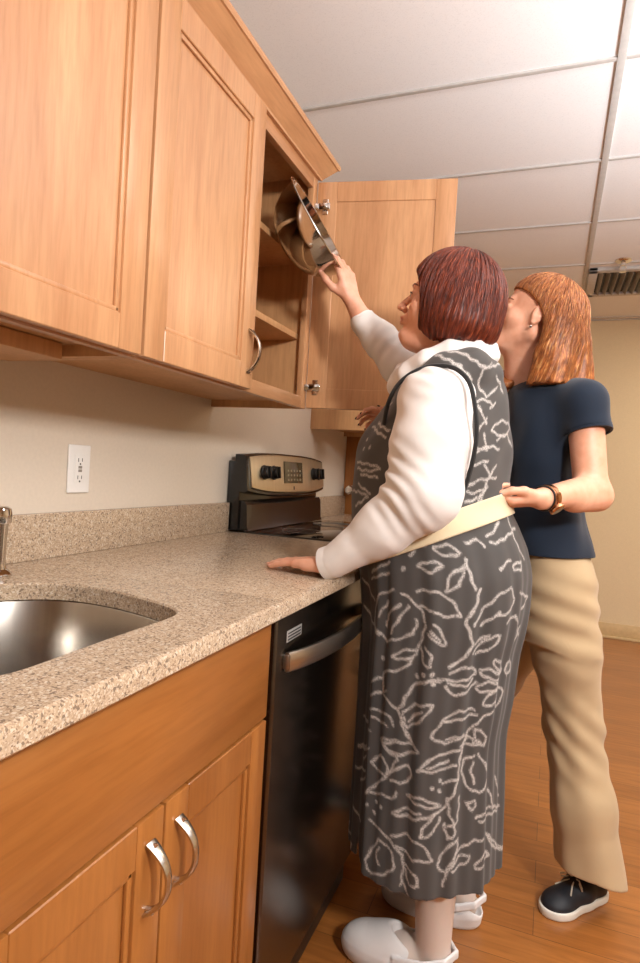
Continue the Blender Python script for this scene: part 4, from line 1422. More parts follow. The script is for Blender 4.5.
# print strokes in unwrapped dress coordinates: (angle * 0.2, height)
PRINT = [(0.0028,[(-0.0728,0.8981),(-0.0916,0.8912),(-0.1147,0.8797),(-0.125,0.865),(-0.1294,0.8483),(-0.1384,0.8289),(-0.1393,0.81),(-0.1129,0.7946),(-0.0901,0.783)]),
(0.0028,[(-0.0573,0.8703),(-0.0731,0.8568),(-0.0901,0.8395),(-0.0942,0.8247),(-0.0938,0.814)]),
(0.0028,[(-0.0386,0.8669),(-0.0483,0.8555),(-0.0602,0.8389),(-0.0709,0.8178),(-0.0786,0.8001)]),
(0.0028,[(-0.0216,0.8428),(-0.022,0.8283),(-0.0274,0.8111),(-0.0463,0.7987),(-0.0684,0.7884),(-0.0815,0.7826),(-0.0897,0.7796)]),
(0.0028,[(-0.0906,0.8707),(-0.117,0.8298)]),
(0.0028,[(-0.1492,0.9082),(-0.0838,0.9336)]),
(0.0028,[(-0.1478,0.9228),(-0.0809,0.9576)]),
(0.0028,[(-0.1963,0.8993),(-0.1398,0.8603)]),
(0.0028,[(-0.1967,0.8365),(-0.1836,0.8252),(-0.1636,0.8112),(-0.1321,0.7989),(-0.1093,0.7888)]),
(0.0028,[(-0.0569,0.8941),(-0.0416,0.887),(-0.0244,0.876),(-0.0122,0.8619),(-0.0036,0.8457),(-0.0019,0.8295),(-0.0048,0.8116),(-0.0093,0.7905),(-0.0166,0.7684),(-0.0263,0.7469),(-0.041,0.7286),(-0.0664,0.7182),(-0.0914,0.7116)]),
(0.0028,[(-0.0209,0.9032),(-0.0042,0.9062),(0.0153,0.9079),(0.0291,0.9047),(0.0408,0.8986),(0.0513,0.8902),(0.0599,0.8805),(0.0659,0.8698),(0.0695,0.8614)]),
(0.0028,[(0.0695,0.8614),(0.0534,0.8588),(0.0343,0.8573),(0.0208,0.8618),(0.0087,0.8674),(-0.0043,0.8698),(-0.0143,0.8709)]),
(0.0028,[(0.0081,0.817),(0.0158,0.8081),(0.026,0.7991),(0.0357,0.7959),(0.0424,0.7974),(0.0419,0.8059),(0.0372,0.8173),(0.0265,0.8291),(0.0164,0.8383)]),
(0.0028,[(0.0109,0.8242),(0.0305,0.8044)]),
(0.0028,[(-0.0672,0.75),(-0.0584,0.7593),(-0.0457,0.7692),(-0.0283,0.7739),(-0.0141,0.7758)]),
(0.0028,[(-0.0672,0.75),(-0.0523,0.7496),(-0.0358,0.7505),(-0.0239,0.758),(-0.0161,0.7651)]),
(0.0028,[(-0.0058,0.7807),(-0.0007,0.7667),(0.006,0.7519),(0.0138,0.7462),(0.0198,0.7471),(0.0206,0.7577),(0.018,0.7708),(0.0113,0.7798),(0.0048,0.7859)]),
(0.0053,[(-0.0974,0.7397)]),
(0.0053,[(-0.0077,0.7171)]),
(0.0053,[(0.0083,0.7283)]),
(0.0053,[(0.0261,0.7294)]),
(0.0053,[(0.0408,0.7203)]),
(0.0053,[(0.028,0.7092)]),
(0.0053,[(-0.0503,0.9472)]),
(0.0036,[(0.0357,0.7183),(0.0211,0.716),(0.0032,0.7102),(-0.0108,0.6987),(-0.0224,0.6844),(-0.0292,0.6686),(-0.0344,0.6537),(-0.0401,0.6435),(-0.0444,0.637)]),
(0.0036,[(-0.0444,0.637),(-0.0341,0.6137),(-0.0203,0.5874),(-0.0049,0.5718),(0.0074,0.5622)]),
(0.0028,[(-0.0444,0.637),(-0.0639,0.6456),(-0.0861,0.6599),(-0.0916,0.6871),(-0.0914,0.7116)]),
(0.0028,[(-0.0323,0.6333),(-0.0214,0.6447),(-0.0056,0.657),(0.0161,0.6626),(0.0343,0.6648)]),
(0.0028,[(0.0343,0.6648),(0.0277,0.6529),(0.0168,0.6368),(-0.0006,0.6165),(-0.0181,0.602),(-0.0272,0.6119),(-0.0316,0.6266)]),
(0.0028,[(-0.0194,0.6157),(0.0103,0.6481)]),
(0.0028,[(0.0485,0.7229),(0.063,0.7198),(0.083,0.7179),(0.1064,0.7241),(0.1267,0.7304)]),
(0.0028,[(0.1267,0.7304),(0.1215,0.7396),(0.1121,0.7484),(0.0961,0.7486),(0.08,0.745),(0.0684,0.7393),(0.0607,0.7341)]),
(0.0028,[(0.0535,0.7064),(0.0648,0.6961),(0.0796,0.687),(0.0937,0.69),(0.1075,0.6971),(0.1201,0.7057),(0.1292,0.7131)]),
(0.0028,[(0.0595,0.7136),(0.0774,0.7101),(0.0988,0.7076),(0.1118,0.7137),(0.12,0.7205)]),
(0.0036,[(0.0592,0.7477),(0.0734,0.7586),(0.0895,0.7727),(0.0989,0.7862),(0.1026,0.8003),(0.0966,0.8158),(0.0886,0.8306),(0.0841,0.8429),(0.083,0.854),(0.0901,0.863),(0.0996,0.8744),(0.1075,0.8972),(0.1131,0.9176)]),
(0.0036,[(0.0886,0.9778),(0.0905,0.9635),(0.0931,0.946),(0.0968,0.9307),(0.1008,0.9193)]),
(0.0028,[(0.1016,0.8409),(0.1121,0.8596),(0.1285,0.881),(0.1438,0.8958),(0.1597,0.9071),(0.1764,0.9161),(0.1916,0.919),(0.2026,0.9106),(0.2083,0.8971),(0.2064,0.8831),(0.1961,0.8707),(0.1723,0.8641),(0.1532,0.8602)]),
(0.0028,[(0.12,0.8375),(0.1272,0.8449),(0.1372,0.8541),(0.1501,0.8621),(0.1614,0.8679)]),
(0.0028,[(0.1101,0.7795),(0.1204,0.7942),(0.1354,0.8097),(0.1538,0.8156),(0.1695,0.8177)]),
(0.0028,[(0.1695,0.8177),(0.1651,0.8072),(0.156,0.7944),(0.1358,0.7839),(0.1184,0.7758)]),
(0.0028,[(0.1098,0.8002),(0.1421,0.8197)]),
(0.0028,[(0.1886,0.7044),(0.1889,0.7019),(0.1877,0.699),(0.1833,0.6969),(0.1776,0.6952),(0.1707,0.6939),(0.1634,0.6932),(0.1559,0.693),(0.1487,0.6936),(0.1426,0.6946),(0.1377,0.6961),(0.1341,0.6982),(0.132,0.7006),(0.1316,0.7033),(0.133,0.7059),(0.136,0.7084),(0.1403,0.7106),(0.1458,0.7124),(0.1526,0.7133),(0.1596,0.7137),(0.1673,0.713),(0.1747,0.7116),(0.181,0.7096),(0.1859,0.7067),(0.1886,0.7044)]),
(0.0028,[(0.1993,0.7176),(0.1966,0.7164),(0.1921,0.7155),(0.1848,0.7162),(0.1767,0.7176),(0.1682,0.7197),(0.1596,0.7225),(0.1517,0.7257),(0.145,0.729),(0.1395,0.7324),(0.1358,0.7355),(0.1337,0.7385),(0.1333,0.741),(0.1349,0.7428),(0.1381,0.7439),(0.1431,0.744),(0.1496,0.7431),(0.1571,0.7414),(0.1652,0.7389),(0.1741,0.7354),(0.1822,0.7316),(0.1896,0.7276),(0.1957,0.7235),(0.1985,0.72),(0.1993,0.7176)]),
(0.0028,[(0.208,0.7256),(0.2041,0.7261),(0.1987,0.7274),(0.193,0.73),(0.1868,0.7337),(0.1812,0.7379),(0.1762,0.7425),(0.172,0.7472),(0.1683,0.7519),(0.166,0.7561),(0.1649,0.7596),(0.1649,0.7621),(0.1668,0.7634),(0.1697,0.7635),(0.1736,0.7625),(0.1787,0.7601),(0.1848,0.7565),(0.191,0.7522),(0.1975,0.7471),(0.2027,0.7421),(0.207,0.7371),(0.2103,0.7326),(0.2115,0.729),(0.2098,0.7269),(0.208,0.7256)]),
(0.0028,[(0.2415,0.7146),(0.2363,0.7168),(0.2314,0.7196),(0.2275,0.7234),(0.2249,0.7276),(0.2232,0.7321),(0.2229,0.7366),(0.224,0.7407),(0.2264,0.7441),(0.2295,0.7468),(0.2334,0.7486),(0.2384,0.749),(0.2444,0.748),(0.2504,0.7459),(0.2568,0.7426),(0.2624,0.7384),(0.2672,0.7336),(0.2707,0.7285),(0.271,0.7239),(0.2694,0.7199),(0.2653,0.7168),(0.2599,0.7147),(0.2538,0.7136),(0.2464,0.714),(0.2415,0.7146)]),
(0.0028,[(0.1939,0.6906),(0.1966,0.688),(0.1987,0.6844),(0.1977,0.6806),(0.1955,0.6765),(0.1915,0.6724),(0.1861,0.6688),(0.1803,0.6655),(0.1743,0.6629),(0.1683,0.6612),(0.163,0.6605),(0.1586,0.6608),(0.1549,0.6622),(0.1529,0.6646),(0.152,0.6677),(0.1522,0.6718),(0.154,0.676),(0.1573,0.6802),(0.1613,0.6843),(0.1666,0.6878),(0.1721,0.6906),(0.1781,0.6923),(0.1843,0.6928),(0.1897,0.6919),(0.1939,0.6906)]),
(0.0028,[(0.2111,0.6933),(0.2154,0.6909),(0.2203,0.6872),(0.2235,0.6823),(0.2253,0.6767),(0.2256,0.6708),(0.2248,0.6647),(0.2221,0.6593),(0.218,0.6548),(0.2137,0.6512),(0.2087,0.649),(0.2038,0.6482),(0.199,0.6489),(0.195,0.6511),(0.1914,0.6547),(0.1893,0.6593),(0.188,0.6646),(0.1879,0.6704),(0.1886,0.6764),(0.1908,0.6819),(0.1934,0.6869),(0.1971,0.6906),(0.2015,0.6931),(0.207,0.6935),(0.2111,0.6933)]),
(0.0028,[(0.0349,0.5944),(0.0445,0.6116),(0.0581,0.6312),(0.0734,0.6442),(0.0909,0.6527),(0.1127,0.6544),(0.1316,0.6527)]),
(0.0028,[(0.0349,0.5944),(0.0504,0.5861),(0.0712,0.5799),(0.0943,0.5891),(0.1135,0.5998)]),
(0.0028,[(0.0619,0.628),(0.0785,0.6315),(0.1005,0.6353),(0.1223,0.6397),(0.1402,0.6428)]),
(0.0028,[(0.1796,0.6475),(0.1573,0.6362),(0.1355,0.6188),(0.1238,0.599),(0.1168,0.5786),(0.1143,0.5586),(0.1143,0.5435)]),
(0.0028,[(0.1436,0.5754),(0.1559,0.5723),(0.1695,0.5712),(0.1737,0.5802),(0.1703,0.5923),(0.1551,0.6056),(0.1414,0.6111),(0.141,0.5943),(0.1436,0.5754)]),
(0.0028,[(-0.1794,0.5753),(-0.1386,0.5726),(-0.1147,0.5668),(-0.1297,0.5719),(-0.1557,0.5769)]),
(0.0028,[(-0.195,0.5015),(-0.1167,0.5261)]),
(0.0028,[(-0.1287,0.6784),(-0.0898,0.6978)]),
(0.0028,[(-0.1392,0.6421),(-0.0773,0.6697)]),
(0.0028,[(-0.1281,0.6167),(-0.0927,0.6196),(-0.0633,0.6173),(-0.0547,0.608),(-0.0528,0.5993)]),
(0.0028,[(-0.1128,0.6003),(-0.0695,0.594)]),
(0.0028,[(-0.0853,0.5597),(-0.0654,0.564),(-0.0413,0.5675),(-0.0159,0.567),(0.0036,0.5649)]),
(0.0028,[(-0.0853,0.5597),(-0.0733,0.5461),(-0.0548,0.5348),(-0.0256,0.5415),(-0.002,0.5497)]),
(0.0028,[(0.1845,0.8441),(0.1979,0.8523),(0.2171,0.8545),(0.2418,0.8305),(0.2747,0.8019)]),
(0.0028,[(0.2517,0.7696),(0.2693,0.8249)]),
(0.0028,[(-0.0171,0.9561),(-0.0025,0.963),(0.0149,0.9692),(0.0297,0.9679),(0.0405,0.965)]),
(0.0028,[(-0.0171,0.9561),(-0.0042,0.95),(0.0119,0.9464),(0.0279,0.9552),(0.0405,0.965)]),
(0.0028,[(0.0408,0.9104),(0.0432,0.9262),(0.0502,0.9434),(0.0608,0.9521),(0.0719,0.9577),(0.0807,0.9628),(0.0866,0.9661)]),
(0.0028,[(0.044,0.9107),(0.0546,0.916),(0.0667,0.9255),(0.0759,0.9434),(0.0822,0.9595)]),
(0.0028,[(0.1664,0.9597),(0.1759,0.9664),(0.1878,0.9737),(0.1969,0.977),(0.2037,0.9785)]),
(0.0028,[(0.2125,0.968),(0.2294,0.9715),(0.2477,0.9725),(0.2461,0.9645),(0.2352,0.9564),(0.221,0.9557),(0.2101,0.9581),(0.2098,0.9631),(0.2125,0.968)]),
(0.0028,[(0.2296,0.9055),(0.2542,0.8991),(0.2931,0.8862),(0.2774,0.8736),(0.2572,0.8631)]),
(0.0028,[(0.1236,0.5877),(0.1166,0.5698),(0.1095,0.5469),(0.1092,0.5261),(0.1085,0.5059),(0.1032,0.4858),(0.0948,0.4663),(0.0835,0.4481),(0.0671,0.4326),(0.0411,0.4211),(0.0122,0.4124),(-0.0183,0.4088),(-0.0435,0.4065)]),
(0.0028,[(0.0142,0.518),(0.0253,0.531),(0.0403,0.5457),(0.0564,0.5532),(0.0739,0.5583),(0.094,0.564),(0.1105,0.5677)]),
(0.0028,[(0.0142,0.518),(0.0324,0.5182),(0.0559,0.5197),(0.0797,0.527),(0.0991,0.5336)]),
(0.0028,[(0.0347,0.5258),(0.0834,0.5422)]),
(0.0028,[(0.1584,0.551),(0.1712,0.538),(0.1843,0.5215),(0.1921,0.5062),(0.1928,0.4917),(0.181,0.4766),(0.1652,0.467),(0.149,0.4717),(0.1351,0.4826),(0.1258,0.4965),(0.1203,0.5118),(0.1193,0.5263),(0.1233,0.5384),(0.1355,0.5459),(0.1485,0.5493)]),
(0.0028,[(0.146,0.5355),(0.1435,0.5274),(0.1424,0.5157),(0.1475,0.5),(0.1537,0.4865)]),
(0.0028,[(0.0713,0.4935),(0.1046,0.5028)]),
(0.0028,[(-0.0076,0.452),(0.0017,0.4574),(0.0169,0.461),(0.0452,0.4544),(0.0666,0.4446),(0.0545,0.4415),(0.0317,0.4416),(0.0101,0.447),(-0.0076,0.452)]),
(0.0028,[(-0.0435,0.4065),(-0.033,0.4147),(-0.0172,0.4233),(0.0061,0.4259),(0.0255,0.425)]),
(0.0028,[(-0.0434,0.4051),(-0.0287,0.4055),(-0.009,0.4073),(0.0141,0.4129),(0.0328,0.4175)]),
(0.0028,[(0.0671,0.4326),(0.0545,0.4239),(0.0401,0.4104),(0.0287,0.3897),(0.0245,0.3741),(0.0379,0.3793),(0.055,0.3914),(0.0632,0.4064),(0.0677,0.4192)]),
(0.0028,[(0.0839,0.4598),(0.0856,0.445),(0.0893,0.426),(0.0992,0.4077),(0.1065,0.3909),(0.0988,0.3774),(0.0883,0.3719),(0.0826,0.3877),(0.0792,0.4058)]),
(0.0028,[(0.1149,0.4614),(0.1134,0.4371),(0.1094,0.411),(0.0977,0.402),(0.0869,0.399)]),
(0.0028,[(-0.1076,0.497),(-0.0958,0.5108),(-0.0819,0.5225),(-0.0703,0.5179),(-0.0621,0.5073),(-0.0603,0.4961),(-0.0609,0.4868)]),
(0.0028,[(-0.0609,0.4868),(-0.0473,0.5064),(-0.0362,0.5262),(-0.0418,0.5322),(-0.0505,0.5334)]),
(0.0028,[(-0.0608,0.4854),(-0.0419,0.5019),(-0.0218,0.5166),(-0.0098,0.5174),(-0.0032,0.511),(-0.0025,0.4965),(-0.009,0.4824),(-0.0299,0.4782),(-0.0514,0.4764)]),
(0.0028,[(-0.1075,0.4956),(-0.1003,0.4924),(-0.0901,0.4884),(-0.0761,0.4849),(-0.065,0.4819)]),
(0.0028,[(-0.0605,0.4836),(-0.1147,0.4296)]),
(0.0028,[(-0.1208,0.4233),(-0.0929,0.4329),(-0.0671,0.4392),(-0.0539,0.4378),(-0.0451,0.4371),(-0.0374,0.446),(-0.0325,0.4551)]),
(0.0028,[(-0.0445,0.3544),(-0.028,0.3626),(-0.0069,0.3684),(0.0156,0.365),(0.0358,0.3558),(0.0478,0.3409),(0.0545,0.3276)]),
(0.0028,[(0.0545,0.3276),(0.0343,0.3255),(0.0097,0.324),(-0.0116,0.3318),(-0.0277,0.3401)]),
(0.0028,[(-0.0737,0.3353),(-0.087,0.3172),(-0.1015,0.2936),(-0.107,0.272),(-0.1043,0.2565),(-0.0907,0.2542),(-0.073,0.2587),(-0.0521,0.2694),(-0.0359,0.2821),(-0.0316,0.2964),(-0.0336,0.3106),(-0.0409,0.3223),(-0.0513,0.331),(-0.0635,0.3345),(-0.0737,0.3353)]),
(0.0028,[(-0.0726,0.3183),(-0.077,0.3069),(-0.0804,0.2936),(-0.0754,0.286),(-0.0697,0.2814)]),
(0.0028,[(-0.0069,0.3026),(0.0052,0.2989),(0.0182,0.292),(0.0251,0.2803),(0.0263,0.2702),(0.0172,0.2669),(0.0055,0.2687),(-0.0018,0.2804),(-0.0065,0.2925)]),
(0.0028,[(0.183,0.3628),(0.1592,0.3613),(0.1333,0.3537),(0.1115,0.3383),(0.0947,0.3178),(0.0861,0.2922),(0.0821,0.2713)]),
(0.0028,[(0.0655,0.3181),(0.0736,0.3341),(0.0855,0.3518),(0.102,0.3652),(0.1154,0.37),(0.1156,0.3569),(0.1092,0.3368),(0.0996,0.314),(0.0882,0.2979),(0.0755,0.3057),(0.0655,0.3181)]),
(0.0028,[(0.0987,0.3109),(0.1064,0.3197),(0.1175,0.3293),(0.1342,0.3326),(0.148,0.3306),(0.1458,0.3222),(0.1353,0.3128),(0.118,0.3074),(0.1029,0.3038)]),
(0.0028,[(0.1643,0.3061),(0.1723,0.318),(0.185,0.3278),(0.2111,0.3192),(0.2294,0.3053),(0.1953,0.3033),(0.1646,0.2993)]),
(0.0028,[(0.2089,0.3618),(0.2485,0.3312),(0.3283,0.2787),(0.2881,0.2964),(0.247,0.3196),(0.2283,0.3377),(0.2169,0.3522)]),
(0.0028,[(0.1325,0.4458),(0.1441,0.4485),(0.1558,0.4485),(0.1568,0.4376),(0.1521,0.4287),(0.1421,0.436),(0.1325,0.4458)]),
(0.0028,[(0.1583,0.4102),(0.1642,0.4151),(0.179,0.4192),(0.2241,0.4149),(0.298,0.3923),(0.284,0.3908),(0.239,0.3972),(0.1974,0.4026),(0.1689,0.4044)]),
(0.0028,[(0.2166,0.4574),(0.2376,0.4154)]),
(0.0028,[(0.253,0.4742),(0.2925,0.4165)]),
(0.0028,[(-0.0806,0.2307),(-0.0637,0.2309),(-0.045,0.2306),(-0.0292,0.2317),(-0.0218,0.2333),(-0.0358,0.2358),(-0.0538,0.2368)]),
(0.0028,[(-0.0082,0.2581),(0.0066,0.2421)]),
(0.0028,[(-0.1938,0.4975),(-0.1524,0.5082),(-0.1293,0.5095),(-0.141,0.4965),(-0.1618,0.4813)]),
(0.0028,[(-0.2285,0.4373),(-0.1598,0.4574),(-0.1316,0.458),(-0.1469,0.4426),(-0.176,0.4232)]),
(0.0028,[(-0.0746,0.5521),(-0.0515,0.561),(-0.0258,0.5677),(-0.0013,0.5656),(0.0112,0.5588),(-0.0083,0.5464),(-0.0383,0.5358),(-0.0592,0.5425),(-0.0746,0.5521)]),
(0.0028,[(-0.2133,0.3527),(-0.1596,0.3352)]),
(0.0028,[(-0.2473,0.2888),(-0.2482,0.2649),(-0.2003,0.2609),(-0.2011,0.2307),(-0.2097,0.2025)]),
(0.0028,[(0.0701,0.5895),(0.0889,0.5941),(0.1142,0.5955),(0.1438,0.5863),(0.1635,0.575),(0.1374,0.5747),(0.1094,0.5748)]),
(0.0028,[(-0.1027,0.3675),(-0.0893,0.3641),(-0.0707,0.3575),(-0.0475,0.3471),(-0.0273,0.3333),(-0.0162,0.3204),(-0.0107,0.3048),(-0.012,0.2786),(-0.0154,0.2557)]),
(0.0046,[(0.0484,0.4842)]),
(0.0046,[(0.0639,0.4987)]),
(0.0046,[(0.0636,0.4763)]),
(0.0046,[(-0.1118,0.3988)]),
(0.0046,[(-0.0899,0.4158)]),
(0.0046,[(-0.0743,0.4084)]),
(0.0046,[(-0.0935,0.3894)]),
(0.0028,[(-0.1857,1.441),(-0.0595,1.4295),(0.0105,1.4211),(0.0602,1.4002),(0.0911,1.3901),(0.1731,1.4132),(0.3507,1.4387)]),
(0.0028,[(-0.0873,1.4275),(0.0271,1.3887),(0.0742,1.3617),(0.0786,1.3421),(0.0711,1.3292)]),
(0.0028,[(0.1127,1.4071),(0.0915,1.3848),(0.093,1.3635),(0.1139,1.3434),(0.1382,1.3317),(0.1582,1.3421),(0.1806,1.3579)]),
(0.0028,[(0.15,1.2837),(0.1387,1.2712),(0.1289,1.2545),(0.1264,1.236),(0.1304,1.2204),(0.1495,1.2139),(0.1684,1.216),(0.1619,1.2324),(0.1497,1.2492)]),
(0.0028,[(0.1804,1.2584),(0.1923,1.2714),(0.2128,1.2834),(0.2463,1.281),(0.2783,1.2727),(0.2559,1.2585),(0.2271,1.2477),(0.2005,1.2516),(0.1804,1.2584)]),
(0.0028,[(0.2045,1.2392),(0.2213,1.2491),(0.2474,1.2562),(0.2733,1.2445),(0.2976,1.2306)]),
(0.0028,[(0.1128,1.3084),(0.1539,1.2702)]),
(0.0028,[(0.1568,1.3053),(0.183,1.3219)]),
(0.0028,[(0.1016,1.3143),(0.115,1.3199),(0.1341,1.3243),(0.1532,1.3195),(0.169,1.3135)]),
(0.0028,[(0.1128,1.1247),(0.1286,1.1351),(0.1519,1.1468),(0.1827,1.1528),(0.2128,1.156)]),
(0.0028,[(0.1128,1.1247),(0.1268,1.1211),(0.1456,1.1193),(0.1646,1.1264),(0.1812,1.1343)]),
(0.0028,[(0.1216,1.0981),(0.1551,1.1095)]),
(0.0028,[(0.1648,1.1815),(0.1747,1.1756),(0.183,1.1618),(0.1749,1.1294),(0.1639,1.0996)]),
(0.0028,[(0.1377,1.1801),(0.1728,1.1922)]),
(0.0028,[(0.2083,1.1837),(0.1946,1.1692),(0.1798,1.148),(0.1661,1.118),(0.1526,1.0926)]),
(0.0028,[(0.1261,1.1998),(0.1434,1.2114),(0.1669,1.2228),(0.1926,1.2223),(0.2153,1.2189)]),
(0.0028,[(0.1606,1.3785),(0.2269,1.3477)]),
(0.0028,[(0.022,1.3882),(0.0531,1.3675)]),
(0.0028,[(-0.1947,1.1743),(-0.1545,1.1713),(-0.1232,1.1679),(-0.103,1.1649),(-0.0939,1.1617),(-0.108,1.1568),(-0.1319,1.1533),(-0.1579,1.1557),(-0.1847,1.1594)]),
(0.0028,[(-0.1896,1.261),(-0.0881,1.2323)]),
(0.0028,[(-0.163,1.2694),(-0.0854,1.2465)]),
(0.0028,[(-0.2307,1.1055),(-0.1584,1.1028),(-0.1278,1.0961),(-0.152,1.083),(-0.1953,1.07)]),
(0.0028,[(-0.1749,1.1226),(-0.1212,1.1036)]),
(0.0028,[(-0.1577,1.293),(-0.1281,1.3133)]),
(0.0028,[(-0.1604,1.1452),(-0.0966,1.1404)]),
(0.0028,[(-0.0322,0.9765),(-0.0208,0.9874),(-0.007,0.9987),(0.0021,1.0024),(0.0078,1.0033)]),
(0.0028,[(0.027,0.9985),(0.0397,1.0038),(0.0558,1.0071),(0.0728,1.0011),(0.0821,0.9927),(0.0688,0.9864),(0.0498,0.9831),(0.036,0.9886),(0.0262,0.9953)]),
(0.0028,[(0.1551,1.0272),(0.171,1.0363),(0.1901,1.047),(0.2007,1.0549),(0.2068,1.0603)]),
(0.0028,[(0.1584,1.0143),(0.1742,1.0159),(0.1977,1.0207),(0.2309,1.0336),(0.2713,1.0453)]),
(0.0028,[(0.2522,1.0664),(0.2483,1.0453),(0.2464,1.0192),(0.2547,0.9956),(0.2691,0.977)]),
(0.0028,[(0.098,1.0127),(0.1128,1.0172),(0.1292,1.0202),(0.1367,1.0144),(0.1399,1.0076)]),
(0.0048,[(-0.1761,1.2264)]),
(0.0048,[(-0.1417,1.2073)]),
(0.0048,[(-0.1718,1.2039)])]
def axis_at(z):
    K = np.array(sorted(DRK))
    return (smooth_interp(z, K[:, 0], K[:, 1]) + smooth_interp(z, K[:, 0], K[:, 2])) / 2
th = np.arctan2(v[:, 1] - YC, v[:, 0] - axis_at(v[:, 2]))    # near side is -pi/2
s_ = np.where(v[:, 1] < YC, (th + math.pi / 2) * .2, (math.pi / 2 - th) * .2)
uu = s_ + .0016 * np.sin(v[:, 2] * 210) ; vv = v[:, 2] + .0016 * np.sin(s_ * 190)
best = np.full(len(v), 9.0)
for (wd, pts) in PRINT:
    for (a, b) in zip(pts[:-1], pts[1:]) if len(pts) > 1 else [(pts[0], pts[0])]:
        m = .022
        sel = np.where((uu > min(a[0], b[0]) - m) & (uu < max(a[0], b[0]) + m) & (vv > min(a[1], b[1]) - m) & (vv < max(a[1], b[1]) + m))[0]
        if not len(sel): continue
        ba = np.array((b[0] - a[0], b[1] - a[1])); L_ = max(ba @ ba, 1e-9)
        t_ = np.clip(((uu[sel] - a[0]) * ba[0] + (vv[sel] - a[1]) * ba[1]) / L_, 0, 1)
        d = np.hypot(uu[sel] - a[0] - ba[0] * t_, vv[sel] - a[1] - ba[1] * t_) - wd
        best[sel] = np.minimum(best[sel], d)
pr_ = np.clip(.5 - best / .0022, 0, 1)
q = NT('leaf_print_jersey')
n = q.noise(q.coord(), 420, 3, .7)
at = q.attr('print')
mul = q.n('ShaderNodeMath', operation='MULTIPLY'); q.l(at.outputs['Fac'], mul.inputs[0]); q.l(q.ramp(n, [(.40, (.18, .18, .18)), (.56, (1, 1, 1))]), mul.inputs[1])
q.l(q.mix(mul.outputs[0], lin((70, 66, 63)), lin((202, 195, 188))), q.b.inputs['Base Color'])
q.b.inputs['Roughness'].default_value = .8
q.b.inputs['Sheen Weight'].default_value = .15
q.bump(q.noise(q.coord(), 900, 2), .1, .0005)
M_DRESS = q.m
mesh_obj('dress', v, f, M_DRESS, t1, {'print': pr_})
# armhole piping on the near shoulder and hem band
M_PIPE = fabric('charcoal_piping', (38, 37, 37), .7)
bm = bmesh.new()
pp = [P(x, y, d) for x, y, d in ((384, 424, 1.34), (388, 404, 1.31), (397, 386, 1.29), (412, 373, 1.28), (432, 366, 1.28), (454, 368, 1.27), (469, 382, 1.26), (475, 407, 1.25), (476.5, 436, 1.25), (471, 468, 1.26), (461, 500, 1.28))]
sp = []
for i in range(len(pp) - 1):
    for k in range(4):
        t_ = k / 4
        p0, p1, p2, p3 = pp[max(i - 1, 0)], pp[i], pp[i + 1], pp[min(i + 2, len(pp) - 1)]
        sp.append(.5 * ((2 * p1) + (p2 - p0) * t_ + (2 * p0 - 5 * p1 + 4 * p2 - p3) * t_ ** 2 + (3 * p1 - p0 - 3 * p2 + p3) * t_ ** 3))
sp.append(pp[-1])
tube(bm, sp, .0048, 8)
obj('armhole_piping', bm, M_PIPE, t1)

# gait belt
B0, B1 = P(508, 504, 1.47), P(420, 535, 1.305)
slope = (B0[2] - B1[2]) / (B0[0] - B1[0])
F = Field((.56, 1.24, .93), (1.08, 1.76, 1.20), .0026)
F.loft(off_keys(DRK, .007), .0, cap=False)
sl, X, Y, Z = F.grid()
F.F = np.maximum(F.F, -(F.F + .008))
zc_ = B1[2] + slope * (X - B1[0])
F.F = np.maximum(F.F, np.abs(Z - zc_) - .0285).astype(np.float32)
v, f = F.mesh(1)
mesh_obj('gait_belt', v, f, fabric('cream_webbing', (216, 198, 164), .8, .03, 300, .3), t1)

# clogs
M_CLOG = simple('white_rubber', (222, 218, 216), .5, noise=.02)


def clog(parent, toe, heel, yc):
    F = Field((toe - .03, yc - .08, -.004), (heel + .03, yc + .08, .17), .0026)
    L_ = heel - toe
    F.loft([(0.0006, toe + .012, heel - .008, yc, .044), (.012, toe + .003, heel - .001, yc, .048), (.030, toe, heel, yc, .050), (.040, toe + .004, heel - .004, yc, .048)], .004, ex=2.4)
    F.ell((toe + .085, yc, .038), (.084, .051, .048), None, .012)
    F.ell((toe + .125, yc, .044), (.070, .049, .056), None, .015)
    F.ell((heel - .040, yc, .040), (.040, .043, .030), None, .012)
    F.ell((heel - .075, yc, .118), (.075, .037, .088), None, .006, 'sub')
    F.cone((heel - .03, yc, .05), (heel - .06, yc, .05), .032, .034, .006, 'sub')
    pts = [(toe + .135, yc - .050, .052), (heel - .06, yc - .049, .062), (heel - .018, yc - .036, .072), (heel + .004, yc, .076), (heel - .018, yc + .036, .072), (heel - .06, yc + .049, .062), (toe + .135, yc + .050, .052)]
    for a, b in zip(pts[:-1], pts[1:]):
        for dz in (-.006, .0, .006): F.cone(np.array(a) + (0, 0, dz), np.array(b) + (0, 0, dz), .0042, .0042, .003)
    for k in range(6):
        a = (k - 2.5) * .30
        F.cone((toe + .100, yc + math.sin(a) * .012, .0915 - abs(a) * .005), (toe + .050, yc + math.sin(a) * .040, .0790 - abs(a) * .018), .0016, .0016, .003, 'sub')
    v, f = F.mesh(1)
    return mesh_obj('clog', v, f, M_CLOG, parent)


clog(t1, A1[0] - .215, A1[0] + .050, A1[1])
clog(t1, A2[0] - .205, A2[0] + .060, A2[1])

